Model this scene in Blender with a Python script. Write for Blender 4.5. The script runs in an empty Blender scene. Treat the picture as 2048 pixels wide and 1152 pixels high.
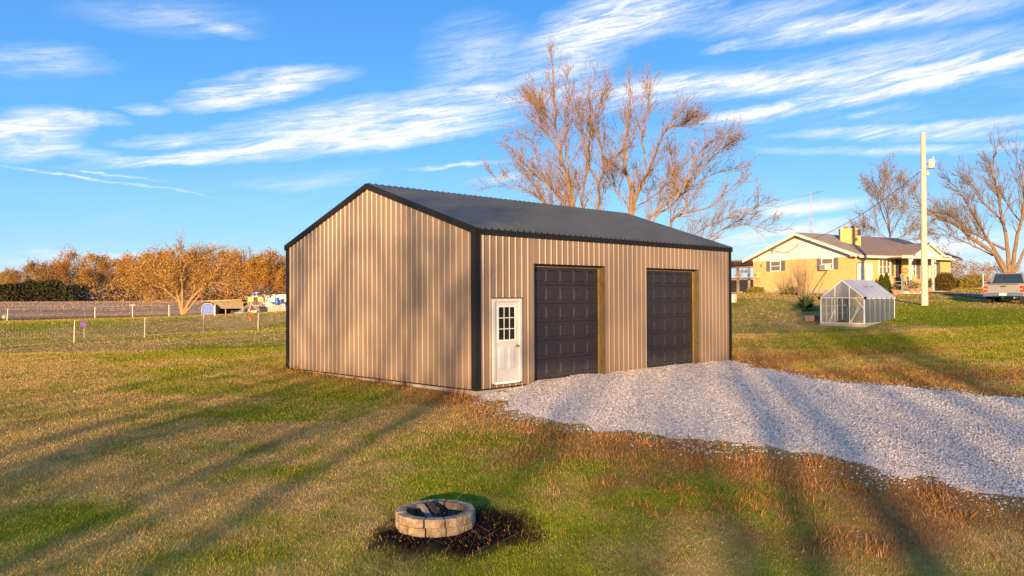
import bpy, bmesh, math, random
import numpy as np
from mathutils import Vector, Matrix
sc = bpy.context.scene
C = sc.collection
R = math.radians
# ---------------------------------------------------------------- camera
CP = np.array([-13.218, -14.510, 2.304]); YAW = R(45.05); PIT = R(0.579); ROL = R(-0.253); FPX = 1592.86
_f = np.array([math.cos(PIT)*math.cos(YAW), math.cos(PIT)*math.sin(YAW), math.sin(PIT)])
_r = np.array([math.sin(YAW), -math.cos(YAW), 0.0]); _u = np.cross(_r, _f)
_r, _u = math.cos(ROL)*_r+math.sin(ROL)*_u, -math.sin(ROL)*_r+math.cos(ROL)*_u
cam = bpy.data.cameras.new('camera'); camo = bpy.data.objects.new('camera', cam); C.objects.link(camo)
camo.matrix_world = Matrix(((_r[0], _u[0], -_f[0], CP[0]), (_r[1], _u[1], -_f[1], CP[1]), (_r[2], _u[2], -_f[2], CP[2]), (0, 0, 0, 1)))
cam.sensor_width = 36; cam.lens = FPX*36/2048; cam.clip_start = .1; cam.clip_end = 9000
sc.camera = camo
def ray(x, y): return _f+_r*(x-1024)/FPX+_u*(576-y)/FPX
def at(x, y, D): return CP+ray(x, y)*D                 # a pixel's direction, carried to a distance chosen for the thing
# ---------------------------------------------------------------- light
SUN_AZ, SUN_EL = R(33), R(7.4)                          # direction the light travels, elevation
SKY_STRENGTH, SUN_STRENGTH, EXPOSURE = .094, 5.0, 1.15
sc.view_settings.view_transform = 'Standard'; sc.view_settings.look = 'None'
sc.view_settings.exposure = EXPOSURE; sc.view_settings.gamma = 1; sc.view_settings.use_curve_mapping = False
sc.cycles.use_denoising = True; sc.cycles.max_bounces = 6; sc.cycles.transparent_max_bounces = 24
sc.cycles.sample_clamp_indirect = 6
sun = bpy.data.lights.new('sun', 'SUN'); sun.energy = SUN_STRENGTH; sun.angle = R(.55); sun.color = (1, .66, .34)
suno = bpy.data.objects.new('sun', sun); C.objects.link(suno)
suno.rotation_euler = Vector((math.cos(SUN_EL)*math.cos(SUN_AZ), math.cos(SUN_EL)*math.sin(SUN_AZ), -math.sin(SUN_EL))).to_track_quat('-Z', 'Y').to_euler()
world = bpy.data.worlds.new('World'); sc.world = world; world.use_nodes = True
class NT:
    """small node-tree helper"""
    def __init__(s, t): s.t = t; s.n = t.nodes; s.l = t.links
    def new(s, typ, **k):
        n = s.n.new(typ)
        for a, v in k.items():
            if a.startswith('i_'):
                key = a[2:]; key = int(key) if key.isdigit() else key
                n.inputs[key].default_value = v
            else: setattr(n, a, v)
        return n
    def put(s, sock, v):
        if hasattr(v, 'is_output'): s.l.new(v, sock)
        else: sock.default_value = v
    def m(s, op, a, b=0., c=None, clamp=False):
        n = s.n.new('ShaderNodeMath'); n.operation = op; n.use_clamp = clamp
        s.put(n.inputs[0], a)
        if op not in ('SINE', 'COSINE', 'ABSOLUTE', 'ARCSINE', 'SQRT', 'FRACT'): s.put(n.inputs[1], b)
        if c is not None: s.put(n.inputs[2], c)
        return n.outputs[0]
    def mix(s, f, a, b, mode='MIX'):
        n = s.n.new('ShaderNodeMix'); n.data_type = 'RGBA'; n.blend_type = mode
        s.put(n.inputs[0], f); s.put(n.inputs[6], a); s.put(n.inputs[7], b); return n.outputs[2]
    def comb(s, x, y, z):
        n = s.n.new('ShaderNodeCombineXYZ'); s.put(n.inputs[0], x); s.put(n.inputs[1], y); s.put(n.inputs[2], z); return n.outputs[0]
    def noise(s, vec, scale, detail=4, rough=.55, dist=0.):
        n = s.n.new('ShaderNodeTexNoise'); s.put(n.inputs['Vector'], vec) if vec is not None else None
        n.inputs['Scale'].default_value = scale; n.inputs['Detail'].default_value = detail
        n.inputs['Roughness'].default_value = rough; n.inputs['Distortion'].default_value = dist; return n.outputs[0]
    def smooth(s, v, lo, hi):
        n = s.n.new('ShaderNodeMapRange'); n.interpolation_type = 'SMOOTHSTEP'
        s.put(n.inputs[0], v); n.inputs[1].default_value = lo; n.inputs[2].default_value = hi; return n.outputs[0]
    def ramp(s, f, stops):
        n = s.n.new('ShaderNodeValToRGB'); e = n.color_ramp.elements
        while len(e) < len(stops): e.new(.5)
        for i, (p, c) in enumerate(stops): e[i].position = p; e[i].color = (*c, 1)
        s.put(n.inputs[0], f); return n.outputs[0]
def build_sky():
    w = NT(world.node_tree); w.n.clear()
    out = w.new('ShaderNodeOutputWorld'); bg = w.new('ShaderNodeBackground'); w.l.new(bg.outputs[0], out.inputs[0])
    bg.inputs[1].default_value = SKY_STRENGTH
    sky = w.new('ShaderNodeTexSky'); sky.sky_type = 'NISHITA'; sky.sun_disc = False
    sky.sun_elevation = SUN_EL; sky.sun_rotation = R(90)-(SUN_AZ+math.pi)
    sky.altitude = 200; sky.air_density = 1.0; sky.dust_density = .35; sky.ozone_density = 2.0
    hs = w.new('ShaderNodeHueSaturation', i_Saturation=1.25, i_Value=1.0); w.l.new(sky.outputs[0], hs.inputs['Color'])
    tc = w.new('ShaderNodeTexCoord'); d = tc.outputs['Generated']
    s = w.new('ShaderNodeSeparateXYZ'); w.l.new(d, s.inputs[0]); X, Y, Z = s.outputs
    c45 = math.sqrt(.5)
    fw = w.m('MULTIPLY', w.m('ADD', X, Y), c45); rt = w.m('MULTIPLY', w.m('SUBTRACT', X, Y), c45)
    A = w.m('ARCTAN2', rt, fw); E = w.m('ARCSINE', Z)
    # clear afternoon blue, paling towards the horizon, laid over the sky model
    blue = w.ramp(w.m('MULTIPLY', E, 1/1.2), [(0, (2.5, 3.8, 4.8)), (.06, (1.25, 3.0, 4.9)), (.15, (.62, 2.3, 4.75)), (.3, (.38, 1.6, 4.1)), (.6, (.4, 1.5, 3.8))])
    tint = w.mix(1., w.mix(1., blue, (.76, .77, .80, 1), 'MULTIPLY'), w.mix(1., hs.outputs[0], (.30, .30, .34, 1), 'MULTIPLY'), 'ADD')
    # fine fibres drawn out along the streaks (they climb to the right)
    th = R(9); ca, sa = math.cos(th), math.sin(th)
    P = w.m('ADD', w.m('MULTIPLY', A, ca), w.m('MULTIPLY', E, sa)); Q = w.m('SUBTRACT', w.m('MULTIPLY', E, ca), w.m('MULTIPLY', A, sa))
    fib = w.noise(w.comb(w.m('MULTIPLY', P, 6), w.m('MULTIPLY', Q, 46), .7), 2.2, 7, .7, .5)
    wv = w.new('ShaderNodeTexNoise'); wv.inputs['Scale'].default_value = 7; wv.inputs['Detail'].default_value = 4; wv.inputs['Roughness'].default_value = .65
    w.l.new(w.comb(w.m('MULTIPLY', P, 2), w.m('MULTIPLY', Q, 5), 1.), wv.inputs['Vector'])
    wsub = w.new('ShaderNodeVectorMath', operation='MULTIPLY_ADD'); w.l.new(wv.outputs['Color'], wsub.inputs[0]); wsub.inputs[1].default_value = (.05, .016, 0); wsub.inputs[2].default_value = (-.025, -.008, 0)
    wadd = w.new('ShaderNodeVectorMath', operation='ADD'); w.l.new(w.comb(A, E, 0.), wadd.inputs[0]); w.l.new(wsub.outputs[0], wadd.inputs[1]); AE = wadd.outputs[0]
    def ae(x, y):
        q = ray(x, y); q = q/np.linalg.norm(q)
        return math.atan2((q[0]-q[1])*c45, (q[0]+q[1])*c45), math.asin(q[2])
    ST = [((170, 331), (520, 303), 9, 1.), ((380, 312), (1020, 240), 20, 1.05), ((470, 268), (1060, 190), 34, 1.05), ((340, 208), (610, 176), 17, .95), ((420, 172), (700, 148), 20, .9),
          ((-60, 285), (168, 250), 34, 1.25), ((105, 300), (260, 318), 10, .5), ((110, 228), (255, 241), 10, .7), ((-60, 120), (210, 122), 22, .42), ((240, 215), (330, 222), 8, .6), ((235, 288), (440, 274), 10, .7),
          ((1090, 70), (1440, -20), 42, 1.1), ((1040, 150), (1240, 75), 52, .7), ((850, 140), (1060, 110), 70, .42),
          ((1040, 205), (1520, 158), 26, .75), ((1290, 178), (1760, 150), 20, .6), ((1480, 160), (2100, 62), 26, .5), ((1400, 250), (1720, 186), 12, 1.2), ((1600, 205), (2130, 92), 19, 1.35),
          ((1405, 106), (1490, 86), 9, .7), ((1490, 88), (1800, 24), 17, .75), ((1600, 62), (2100, -20), 22, .6), ((1380, 60), (1700, -5), 22, .5), ((1690, 232), (1830, 206), 7, .5),
          ((1580, 270), (2090, 236), 9, .8), ((1540, 300), (2090, 292), 8, .6), ((1700, 275), (2090, 262), 8, .6), ((815, 338), (1020, 323), 4, .75), ((935, 366), (1060, 346), 7, .8),
          ((-60, 322), (395, 388), 2.2, .7), ((110, 334), (320, 362), 2.2, .5), ((1470, 425), (1740, 400), 13, .9), ((1440, 482), (1740, 440), 15, .9), ((1450, 500), (2100, 470), 26, .45),
          ((1700, 515), (2100, 500), 20, .5), ((150, 20), (520, 40), 24, .28), ((60, 506), (340, 514), 7, .7), ((380, 45), (520, 70), 9, .35), ((500, 372), (760, 345), 14, .3), ((1880, 560), (2100, 540), 22, .5), ((-60, 530), (240, 526), 12, .45)]
    tot = None
    for (p0, p1, wd, stg) in ST:
        a0, e0 = ae(*p0); a1, e1 = ae(*p1); L = math.hypot(a1-a0, e1-e0)
        mp = w.new('ShaderNodeMapping', vector_type='TEXTURE'); w.l.new(AE, mp.inputs[0])
        mp.inputs[1].default_value = ((a0+a1)/2, (e0+e1)/2, 0); mp.inputs[2].default_value = (0, 0, math.atan2(e1-e0, a1-a0)); mp.inputs[3].default_value = (L*.64, wd*1.5/FPX, 1)
        gr = w.new('ShaderNodeTexGradient', gradient_type='SPHERICAL'); w.l.new(mp.outputs[0], gr.inputs[0])
        tot = w.m('MULTIPLY', gr.outputs[1], stg) if tot is None else w.m('MULTIPLY_ADD', gr.outputs[1], stg, tot)
    tot = w.m('MINIMUM', w.m('MULTIPLY', tot, 1.5), 1.2)
    # the same thin cirrus carried on over the rest of the sky
    cx = w.m('DIVIDE', X, w.m('ADD', Z, .16)); cy = w.m('DIVIDE', Y, w.m('ADD', Z, .16))
    broad = w.noise(w.comb(w.m('ADD', w.m('MULTIPLY', cx, .9), w.m('MULTIPLY', cy, .5)), w.m('SUBTRACT', w.m('MULTIPLY', cy, .35), w.m('MULTIPLY', cx, .25)), 0.), 1.1, 3, .6, .6)
    cover = w.m('ADD', tot, w.m('MULTIPLY', w.smooth(broad, .5, .85), .3))
    dens = w.m('MULTIPLY', cover, w.smooth(fib, .30, .74)); dens = w.m('MULTIPLY', dens, w.smooth(E, -.01, .06))
    dens = w.m('ADD', dens, w.m('MULTIPLY', tot, .13)); dens = w.m('MINIMUM', dens, .95)
    col = w.mix(dens, tint, (5.3, 5.25, 5.35, 1))
    w.l.new(col, bg.inputs[0])
build_sky(); world.cycles.sampling_method = 'MANUAL'; world.cycles.sample_map_resolution = 256
# ---------------------------------------------------------------- helpers
def noise2(x, y, seed=0):
    xi = np.floor(x); yi = np.floor(y); fx = x-xi; fy = y-yi
    def h(a, b): v = np.sin(a*127.1+b*311.7+seed*74.7)*43758.5453; return v-np.floor(v)
    u = fx*fx*(3-2*fx); v = fy*fy*(3-2*fy)
    return (h(xi, yi)*(1-u)+h(xi+1, yi)*u)*(1-v)+(h(xi, yi+1)*(1-u)+h(xi+1, yi+1)*u)*v
def fbm(x, y, seed=0, o=4):
    s = 0; a = .5; t = 0
    for i in range(o): s = s+a*noise2(x, y, seed+i*13); t += a; a *= .55; x = x*2.03+5.1; y = y*2.03+1.7
    return s/t
def sstep(a, b, v):
    t = np.clip((v-a)/(b-a), 0, 1); return t*t*(3-2*t)
def tag(o, label=None, cat=None, group=None, kind=None):
    if label: o['label'] = label
    if cat: o['category'] = cat
    if group: o['group'] = group
    if kind: o['kind'] = kind
    return o
def thing(name, label, cat, loc=(0, 0, 0), rz=0, group=None):
    o = bpy.data.objects.new(name, None); C.objects.link(o); o.location = Vector([float(v) for v in loc]); o.rotation_euler = (0, 0, rz); o.empty_display_size = .2
    return tag(o, label, cat, group)
def link_mesh(name, me, mat=None, parent=None):
    o = bpy.data.objects.new(name, me); C.objects.link(o)
    if mat is not None and not me.materials: me.materials.append(mat)
    if parent is not None: o.parent = parent
    return o
def big_mesh(name, V, F, mat, parent=None, col=None, smooth=False):
    """V (n,3), F (m,k) arrays, every face with k corners"""
    me = bpy.data.meshes.new(name); V = np.ascontiguousarray(V, dtype=np.float32); F = np.ascontiguousarray(F, dtype=np.int32); m, k = F.shape
    me.vertices.add(len(V)); me.vertices.foreach_set('co', V.ravel())
    me.loops.add(m*k); me.loops.foreach_set('vertex_index', F.ravel())
    me.polygons.add(m); me.polygons.foreach_set('loop_start', np.arange(m, dtype=np.int32)*k)
    try: me.polygons.foreach_set('loop_total', np.full(m, k, dtype=np.int32))
    except Exception: pass
    if smooth: me.polygons.foreach_set('use_smooth', np.ones(m, dtype=bool))
    me.update(calc_edges=True)
    if col is not None:
        ca = me.color_attributes.new('Col', 'FLOAT_COLOR', 'POINT'); c4 = np.ones((len(V), 4), dtype=np.float32); c4[:, :3] = col
        ca.data.foreach_set('color', c4.ravel())
    return link_mesh(name, me, mat, parent)
class MB:
    def __init__(s): s.v = []; s.f = []; s.sm = []
    def add(s, vs, fs, sm=False):
        o = len(s.v); s.v += [tuple(map(float, v)) for v in vs]; s.f += [tuple(i+o for i in f) for f in fs]; s.sm += [sm]*len(fs); return s
    def box(s, x0, x1, y0, y1, z0, z1):
        x0, x1 = sorted((x0, x1)); y0, y1 = sorted((y0, y1)); z0, z1 = sorted((z0, z1))
        return s.add([(x0, y0, z0), (x1, y0, z0), (x1, y1, z0), (x0, y1, z0), (x0, y0, z1), (x1, y0, z1), (x1, y1, z1), (x0, y1, z1)],
                     [(0, 3, 2, 1), (4, 5, 6, 7), (0, 1, 5, 4), (1, 2, 6, 5), (2, 3, 7, 6), (3, 0, 4, 7)])
    def beam(s, a, b, w, h=None, up=(0, 0, 1)):
        """rectangular bar between two points"""
        a = Vector(a); b = Vector(b); d = (b-a).normalized(); h = h or w; up = Vector(up)
        if abs(d.dot(up)) > .98: up = Vector((1, 0, 0))
        x = d.cross(up).normalized(); y = x.cross(d).normalized(); x = x*w/2; y = y*h/2
        return s.add([a-x-y, a+x-y, a+x+y, a-x+y, b-x-y, b+x-y, b+x+y, b-x+y], [(0, 3, 2, 1), (4, 5, 6, 7), (0, 1, 5, 4), (1, 2, 6, 5), (2, 3, 7, 6), (3, 0, 4, 7)])
    def tube(s, a, b, r0, r1=None, n=8, cap=True, sm=True):
        a = Vector(a); b = Vector(b); r1 = r0 if r1 is None else r1; d = (b-a).normalized()
        up = Vector((0, 0, 1)) if abs(d.z) < .95 else Vector((1, 0, 0)); x = d.cross(up).normalized(); y = x.cross(d).normalized(); vs = []
        for p, r in ((a, r0), (b, r1)):
            for i in range(n): t = 2*math.pi*i/n; vs.append(p+(x*math.cos(t)+y*math.sin(t))*r)
        s.add(vs, [(i, i+n, (i+1) % n+n, (i+1) % n) for i in range(n)], sm)
        if cap: s.add(vs[:n], [tuple(range(n))]); s.add(vs[n:], [tuple(reversed(range(n)))])
        return s
    def path(s, pts, r, n=6):
        for a, b in zip(pts[:-1], pts[1:]): s.tube(a, b, r, r, n, False)
        return s
    def prism(s, poly, ax, a, b):
        """polygon in the two axes other than ax, carried from a to b along ax"""
        def P(p, t): return {0: (t, p[0], p[1]), 1: (p[0], t, p[1]), 2: (p[0], p[1], t)}[ax]
        n = len(poly); s.add([P(p, a) for p in poly]+[P(p, b) for p in poly], [(i, (i+1) % n, (i+1) % n+n, i+n) for i in range(n)]+[tuple(reversed(range(n))), tuple(range(n, 2*n))]); return s
    def lathe(s, cx, cy, prof, n=16):
        vs = []; m = len(prof)
        for r, z in prof:
            for i in range(n): t = 2*math.pi*i/n; vs.append((cx+r*math.cos(t), cy+r*math.sin(t), z))
        fs = [(j*n+i, j*n+(i+1) % n, (j+1)*n+(i+1) % n, (j+1)*n+i) for j in range(m-1) for i in range(n)]
        s.add(vs, fs, True); s.add(vs[:n], [tuple(reversed(range(n)))]); s.add(vs[-n:], [tuple(range(n))]); return s
    def mesh(s, name):
        me = bpy.data.meshes.new(name); me.from_pydata(s.v, [], s.f); me.polygons.foreach_set('use_smooth', s.sm)
        bm = bmesh.new(); bm.from_mesh(me); bmesh.ops.recalc_face_normals(bm, faces=bm.faces); bm.to_mesh(me); bm.free(); me.update(); return me
    def build(s, name, mat, parent=None, bevel=0):
        o = link_mesh(name, s.mesh(name), mat, parent)
        if bevel:
            b = o.modifiers.new('bevel', 'BEVEL'); b.width = bevel; b.segments = 2; b.limit_method = 'ANGLE'
        return o
def mat(name, col, rough=.6, var=.15, scale=5., metal=0., bump=0., bscale=60., spec=.5, stretch=(1, 1, 1), col2=None, trans=0.):
    M = bpy.data.materials.new(name); M.use_nodes = True; t = NT(M.node_tree); b = t.n['Principled BSDF']
    b.inputs['Roughness'].default_value = rough; b.inputs['Metallic'].default_value = metal; b.inputs['Specular IOR Level'].default_value = spec
    tc = t.new('ShaderNodeTexCoord'); mp = t.new('ShaderNodeMapping'); mp.inputs['Scale'].default_value = stretch; t.l.new(tc.outputs['Object'], mp.inputs[0])
    n = t.noise(mp.outputs[0], scale, 5, .6)
    lo = tuple(c*(1-var) for c in col); hi = tuple(min(1, c*(1+var)) for c in (col2 or col))
    t.l.new(t.ramp(n, [(.3, lo), (.7, hi)]), b.inputs['Base Color'])
    if bump:
        bn = t.new('ShaderNodeBump'); bn.inputs['Strength'].default_value = bump; bn.inputs['Distance'].default_value = .02
        t.l.new(t.noise(mp.outputs[0], bscale, 4, .6), bn.inputs['Height']); t.l.new(bn.outputs[0], b.inputs['Normal'])
    if trans: b.inputs['Transmission Weight'].default_value = trans
    return M
def leaf_mat(name, cols, transl=.3, byobj=False):
    M = bpy.data.materials.new(name); M.use_nodes = True; t = NT(M.node_tree); t.n.clear()
    o = t.new('ShaderNodeOutputMaterial'); g = t.new('ShaderNodeNewGeometry'); k = len(cols)
    c = t.ramp(g.outputs['Random Per Island'], [((i+.5)/k, q) for i, q in enumerate(cols)])
    if byobj: oi = t.new('ShaderNodeObjectInfo'); c = t.mix(1., c, t.ramp(oi.outputs['Random'], [(0, (.5, .46, .5)), (.35, (1.15, 1.1, 1.)), (.7, (.8, .95, 1.1)), (1, (1.05, .95, .8))]), 'MULTIPLY')
    d = t.new('ShaderNodeBsdfDiffuse'); tr = t.new('ShaderNodeBsdfTranslucent'); mx = t.new('ShaderNodeMixShader'); mx.inputs[0].default_value = transl
    t.l.new(c, d.inputs[0]); t.l.new(c, tr.inputs[0]); t.l.new(d.outputs[0], mx.inputs[1]); t.l.new(tr.outputs[0], mx.inputs[2]); t.l.new(mx.outputs[0], o.inputs[0]); return M
def col_mat(name, rough=.9, transl=.0, nscale=0., nvar=.3, bump=0.):
    """colour read from the mesh's own colour map"""
    M = bpy.data.materials.new(name); M.use_nodes = True; t = NT(M.node_tree); t.n.clear()
    o = t.new('ShaderNodeOutputMaterial'); a = t.new('ShaderNodeAttribute'); a.attribute_name = 'Col'; c = a.outputs['Color']
    d = t.new('ShaderNodeBsdfDiffuse')
    if nscale:
        g = t.new('ShaderNodeNewGeometry'); n = t.noise(g.outputs['Position'], nscale, 8, .7)
        c = t.mix(1., c, t.ramp(n, [(.25, (1-nvar,)*3), (.75, (1+nvar,)*3)]), 'MULTIPLY')
        if bump:
            bn = t.new('ShaderNodeBump'); bn.inputs['Strength'].default_value = bump; bn.inputs['Distance'].default_value = .05
            t.l.new(n, bn.inputs['Height']); t.l.new(bn.outputs[0], d.inputs['Normal'])
    t.l.new(c, d.inputs[0])
    if transl:
        tr = t.new('ShaderNodeBsdfTranslucent'); mx = t.new('ShaderNodeMixShader'); mx.inputs[0].default_value = transl
        t.l.new(c, tr.inputs[0]); t.l.new(d.outputs[0], mx.inputs[1]); t.l.new(tr.outputs[0], mx.inputs[2]); t.l.new(mx.outputs[0], o.inputs[0])
    else: t.l.new(d.outputs[0], o.inputs[0])
    return M
M = {}
# ---------------------------------------------------------------- terrain heights
def _ctrl():
    P = [(-.3, -.3, -.16), (-.3, 9.4, -.06), (-.3, 4.5, -.11), (12.5, -.3, -.02), (12.6, 4, .25), (12.6, 9.5, .42), (6, 9.6, .15), (2, 0, .0), (6, 0, 0), (9, 0, 0),
         (-6.9, -6.9, -.56), (-11, -4.1, -.68), (-3, -12.3, -.75), (-.6, -11.7, -.52), (-8.9, 1.8, -.32), (-5, 7.4, -.18), (-2.8, -1.2, -.3), (20, 26, 1.2), (18, 45, .7),
         (-40, -40, -1), (-60, 0, -.8), (0, -60, -.8), (40, -40, .6), (80, -20, 2.1), (-25, 40, -.2), (-60, 70, 0), (-16, -16, -.95), (20, -22, .0)]
    for q in [(2048, 797, 17.7), (1500, 905, 13), (1750, 945, 12), (148, 686, 40.8), (289, 675, 46.1), (407, 666, 51.6), (516, 659, 56.7), (430, 629, 108), (100, 640, 84), (570, 629, 108), (100, 602, 260), (400, 603, 260), (560, 604, 260), (-200, 602, 260),
              (1641, 650, 37.2), (1729, 654, 35.7), (1788, 635, 38.4), (1849, 610, 43), (2007, 604, 46), (1612, 618, 46), (1507, 585, 66), (1712, 588, 57.3), (1880, 580, 63), (1600, 581, 110), (1950, 583, 110),
              (1500, 690, 30), (1700, 700, 29), (1900, 720, 25), (1485, 604, 50), (2200, 600, 46)]: P.append(tuple(at(*q)))
    return np.array(P, float)
_CT = _ctrl()
def _tps_fit():
    n = len(_CT); d = np.linalg.norm(_CT[:, None, :2]-_CT[None, :, :2], axis=2)/30; K = np.where(d > 0, d*d*np.log(d+1e-12), 0)+np.eye(n)*.002
    Pm = np.c_[np.ones(n), _CT[:, :2]/30]; A = np.zeros((n+3, n+3)); A[:n, :n] = K; A[:n, n:] = Pm; A[n:, :n] = Pm.T
    return np.linalg.solve(A, np.r_[_CT[:, 2], 0, 0, 0])
_TW = _tps_fit()
def tps(x, y):
    z = _TW[-3]+_TW[-2]*x/30+_TW[-1]*y/30
    for i, (a, b, _) in enumerate(_CT):
        d2 = ((x-a)**2+(y-b)**2)/900+1e-12; z = z+_TW[i]*d2*.5*np.log(d2)
    return z
def _axis(lo, hi, st):
    a = list(np.arange(lo, hi+.01, st)); g = st; v = hi
    up = []
    while v < 4200: g *= 1.14; v += g; up.append(v)
    g = st; v = lo; dn = []
    while v > -4200: g *= 1.14; v -= g; dn.append(v)
    return np.array(dn[::-1]+a+up)
GX = _axis(-18, 34, .3); GY = _axis(-20, 42, .3)
_gx, _gy = np.meshgrid(GX, GY, indexing='ij'); _rad = np.hypot(_gx, _gy)
_z = np.clip(tps(np.clip(_gx, -400, 400), np.clip(_gy, -400, 400)), -1.3, 3.4)
_b = sstep(160, 300, _rad); _z = _z*(1-_b)+1.3*_b
_in = (_gx > .15) & (_gx < 12.05) & (_gy > .15) & (_gy < 9.0); _z = np.where(_in, np.minimum(_z, -.12), _z)
_z = _z+(fbm(_gx*.5, _gy*.5, 3)-.5)*.07*np.exp(-_rad/60)
GZ = _z
def hgt(x, y):
    x = np.asarray(x, float); y = np.asarray(y, float)
    i = np.clip(np.searchsorted(GX, x)-1, 0, len(GX)-2); j = np.clip(np.searchsorted(GY, y)-1, 0, len(GY)-2)
    u = (x-GX[i])/(GX[i+1]-GX[i]); v = (y-GY[j])/(GY[j+1]-GY[j])
    return (GZ[i, j]*(1-u)+GZ[i+1, j]*u)*(1-v)+(GZ[i, j+1]*(1-u)+GZ[i+1, j+1]*u)*v
_DS = np.geomspace(5, 600, 1500)
def gpt(x, y):
    """where a pixel's ray meets the ground"""
    q = CP[None]+ray(x, y)[None]*_DS[:, None]; below = q[:, 2] < hgt(q[:, 0], q[:, 1])
    k = int(np.argmax(below)) if below.any() else len(_DS)-1
    return q[k]
def ground_at(x, y, D):
    p = at(x, y, D); return np.array([p[0], p[1], float(hgt(p[0], p[1]))])
# ---------------------------------------------------------------- gravel outline
_lo = [(1010, 829), (1100, 850), (1200, 862), (1300, 878), (1400, 892), (1500, 905), (1600, 912), (1700, 935), (1780, 955), (1850, 962), (1950, 988), (2048, 1003)]
_up = [(2048, 797), (1900, 784), (1800, 772), (1700, 764), (1600, 751), (1520, 737)]
_gl = [gpt(*q)[:2] for q in _lo]; _gu = [gpt(*q)[:2] for q in _up]
_e1 = _gl[-1]+(_gl[-1]-_gl[-4])/np.linalg.norm(_gl[-1]-_gl[-4])*14; _e2 = _gu[0]+(_gu[0]-_gu[2])/np.linalg.norm(_gu[0]-_gu[2])*16
GRAVEL = np.array([(.25, .3), (-.05, -.05), (-.3, -.5), (-.3, -1.5)]+[tuple(v) for v in _gl]+[tuple(_e1), tuple(_e2)]+[tuple(v) for v in _gu]+[(12.3, -.35), (11.9, .3)])
def poly_sd(x, y, P):
    """signed distance, positive inside"""
    d = np.full(x.shape, 1e9); ins = np.zeros(x.shape, bool); n = len(P)
    for i in range(n):
        a = P[i]; b = P[(i+1) % n]; e = b-a; L = e@e
        t = np.clip(((x-a[0])*e[0]+(y-a[1])*e[1])/L, 0, 1); d = np.minimum(d, np.hypot(x-a[0]-t*e[0], y-a[1]-t*e[1]))
        c = ((a[1] > y) != (b[1] > y)); xi = a[0]+(y-a[1])/(b[1]-a[1]+1e-12)*(b[0]-a[0]); ins ^= (c & (x < xi))
    return np.where(ins, d, -d)
def gravel_sd(x, y): return poly_sd(x, y, GRAVEL)+(fbm(x*1.2, y*1.2, 8, 5)-.5)*1.25
PIT_C = gpt(872, 1047); PIT_C = np.array([PIT_C[0], PIT_C[1], float(hgt(PIT_C[0], PIT_C[1]))])
FLD0 = gpt(0, 641)[:2]; FLD1 = gpt(345, 633)[:2]; _fd = (FLD1-FLD0)/np.linalg.norm(FLD1-FLD0); _fn = np.array([-_fd[1], _fd[0]])
ROAD = np.array([gpt(*q)[:2] for q in [(1770, 583), (1850, 586.5), (1905, 590), (1960, 597), (2100, 600), (2240, 602), (2240, 594), (2100, 592), (1960, 589.5), (1900, 586), (1850, 584), (1780, 581)]])
_B = {'g': [(760, 800, 2.2, .8), (560, 830, 1.6, .6), (640, 790, 1.5, .7), (950, 880, 1.6, .5), (470, 945, 1.2, .35), (1420, 985, 1.3, .3), (1010, 935, 1.2, .5), (560, 905, 1., .3), (120, 1040, 1., .6), (1180, 940, 1., .4), (1350, 1000, 1., .3), (1150, 1075, 1., .5), (960, 985, .9, .5), (450, 700, 4, 1.6), (1900, 620, 5, 3), (1700, 690, 4, 1.2), (1950, 680, 4, 2), (1000, 1140, 1, .3), (60, 650, 8, 5), (1950, 640, 5, 2), (350, 780, 1.5, .5), (830, 760, 1.5, .5)],
      't': [(480, 865, 1.6, .7), (640, 890, 1.6, .5), (300, 800, 2, .8), (280, 950, 1.5, .8), (120, 870, 2, 1.), (420, 1000, 1.2, .6), (250, 1090, 1., .5), (1150, 960, 1., .5), (1250, 1090, 1.2, .6), (1400, 1080, 1., .5), (850, 825, 1.2, .5), (1530, 690, 4, 2), (1850, 660, 3, 1.), (1920, 612, 2.5, 1.), (380, 680, 6, 1.5), (200, 700, 6, 1.5), (1600, 640, 4, 2), (1940, 690, 2, .6), (700, 850, 1, .4), (1060, 1010, 1, .4), (450, 640, 6, 4), (150, 672, 5, 2.)],
      'b': [(1450, 940, 2.2, .8), (1250, 900, 1.8, .6), (1650, 960, 2., .7), (1850, 1010, 1.6, .6), (1350, 960, 1.3, .5), (1100, 880, 1.5, .5), (880, 800, 1.5, .45), (1700, 745, 3., .6), (1900, 755, 3., .9), (1560, 720, 2, .6), (1750, 1080, 1.2, .4), (1300, 1000, .9, .4), (1800, 700, 3, .7), (1100, 930, 1, .3)]}
_BW = {k: [(gpt(x, y)[:2], rx, ry) for (x, y, rx, ry) in v] for k, v in _B.items()}
GREEN = np.array([.125, .19, .014]); GREEN2 = np.array([.30, .29, .018]); TAN = np.array([.58, .36, .13]); BRN = np.array([.33, .165, .06]); OLV = np.array([.32, .245, .055])
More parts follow.
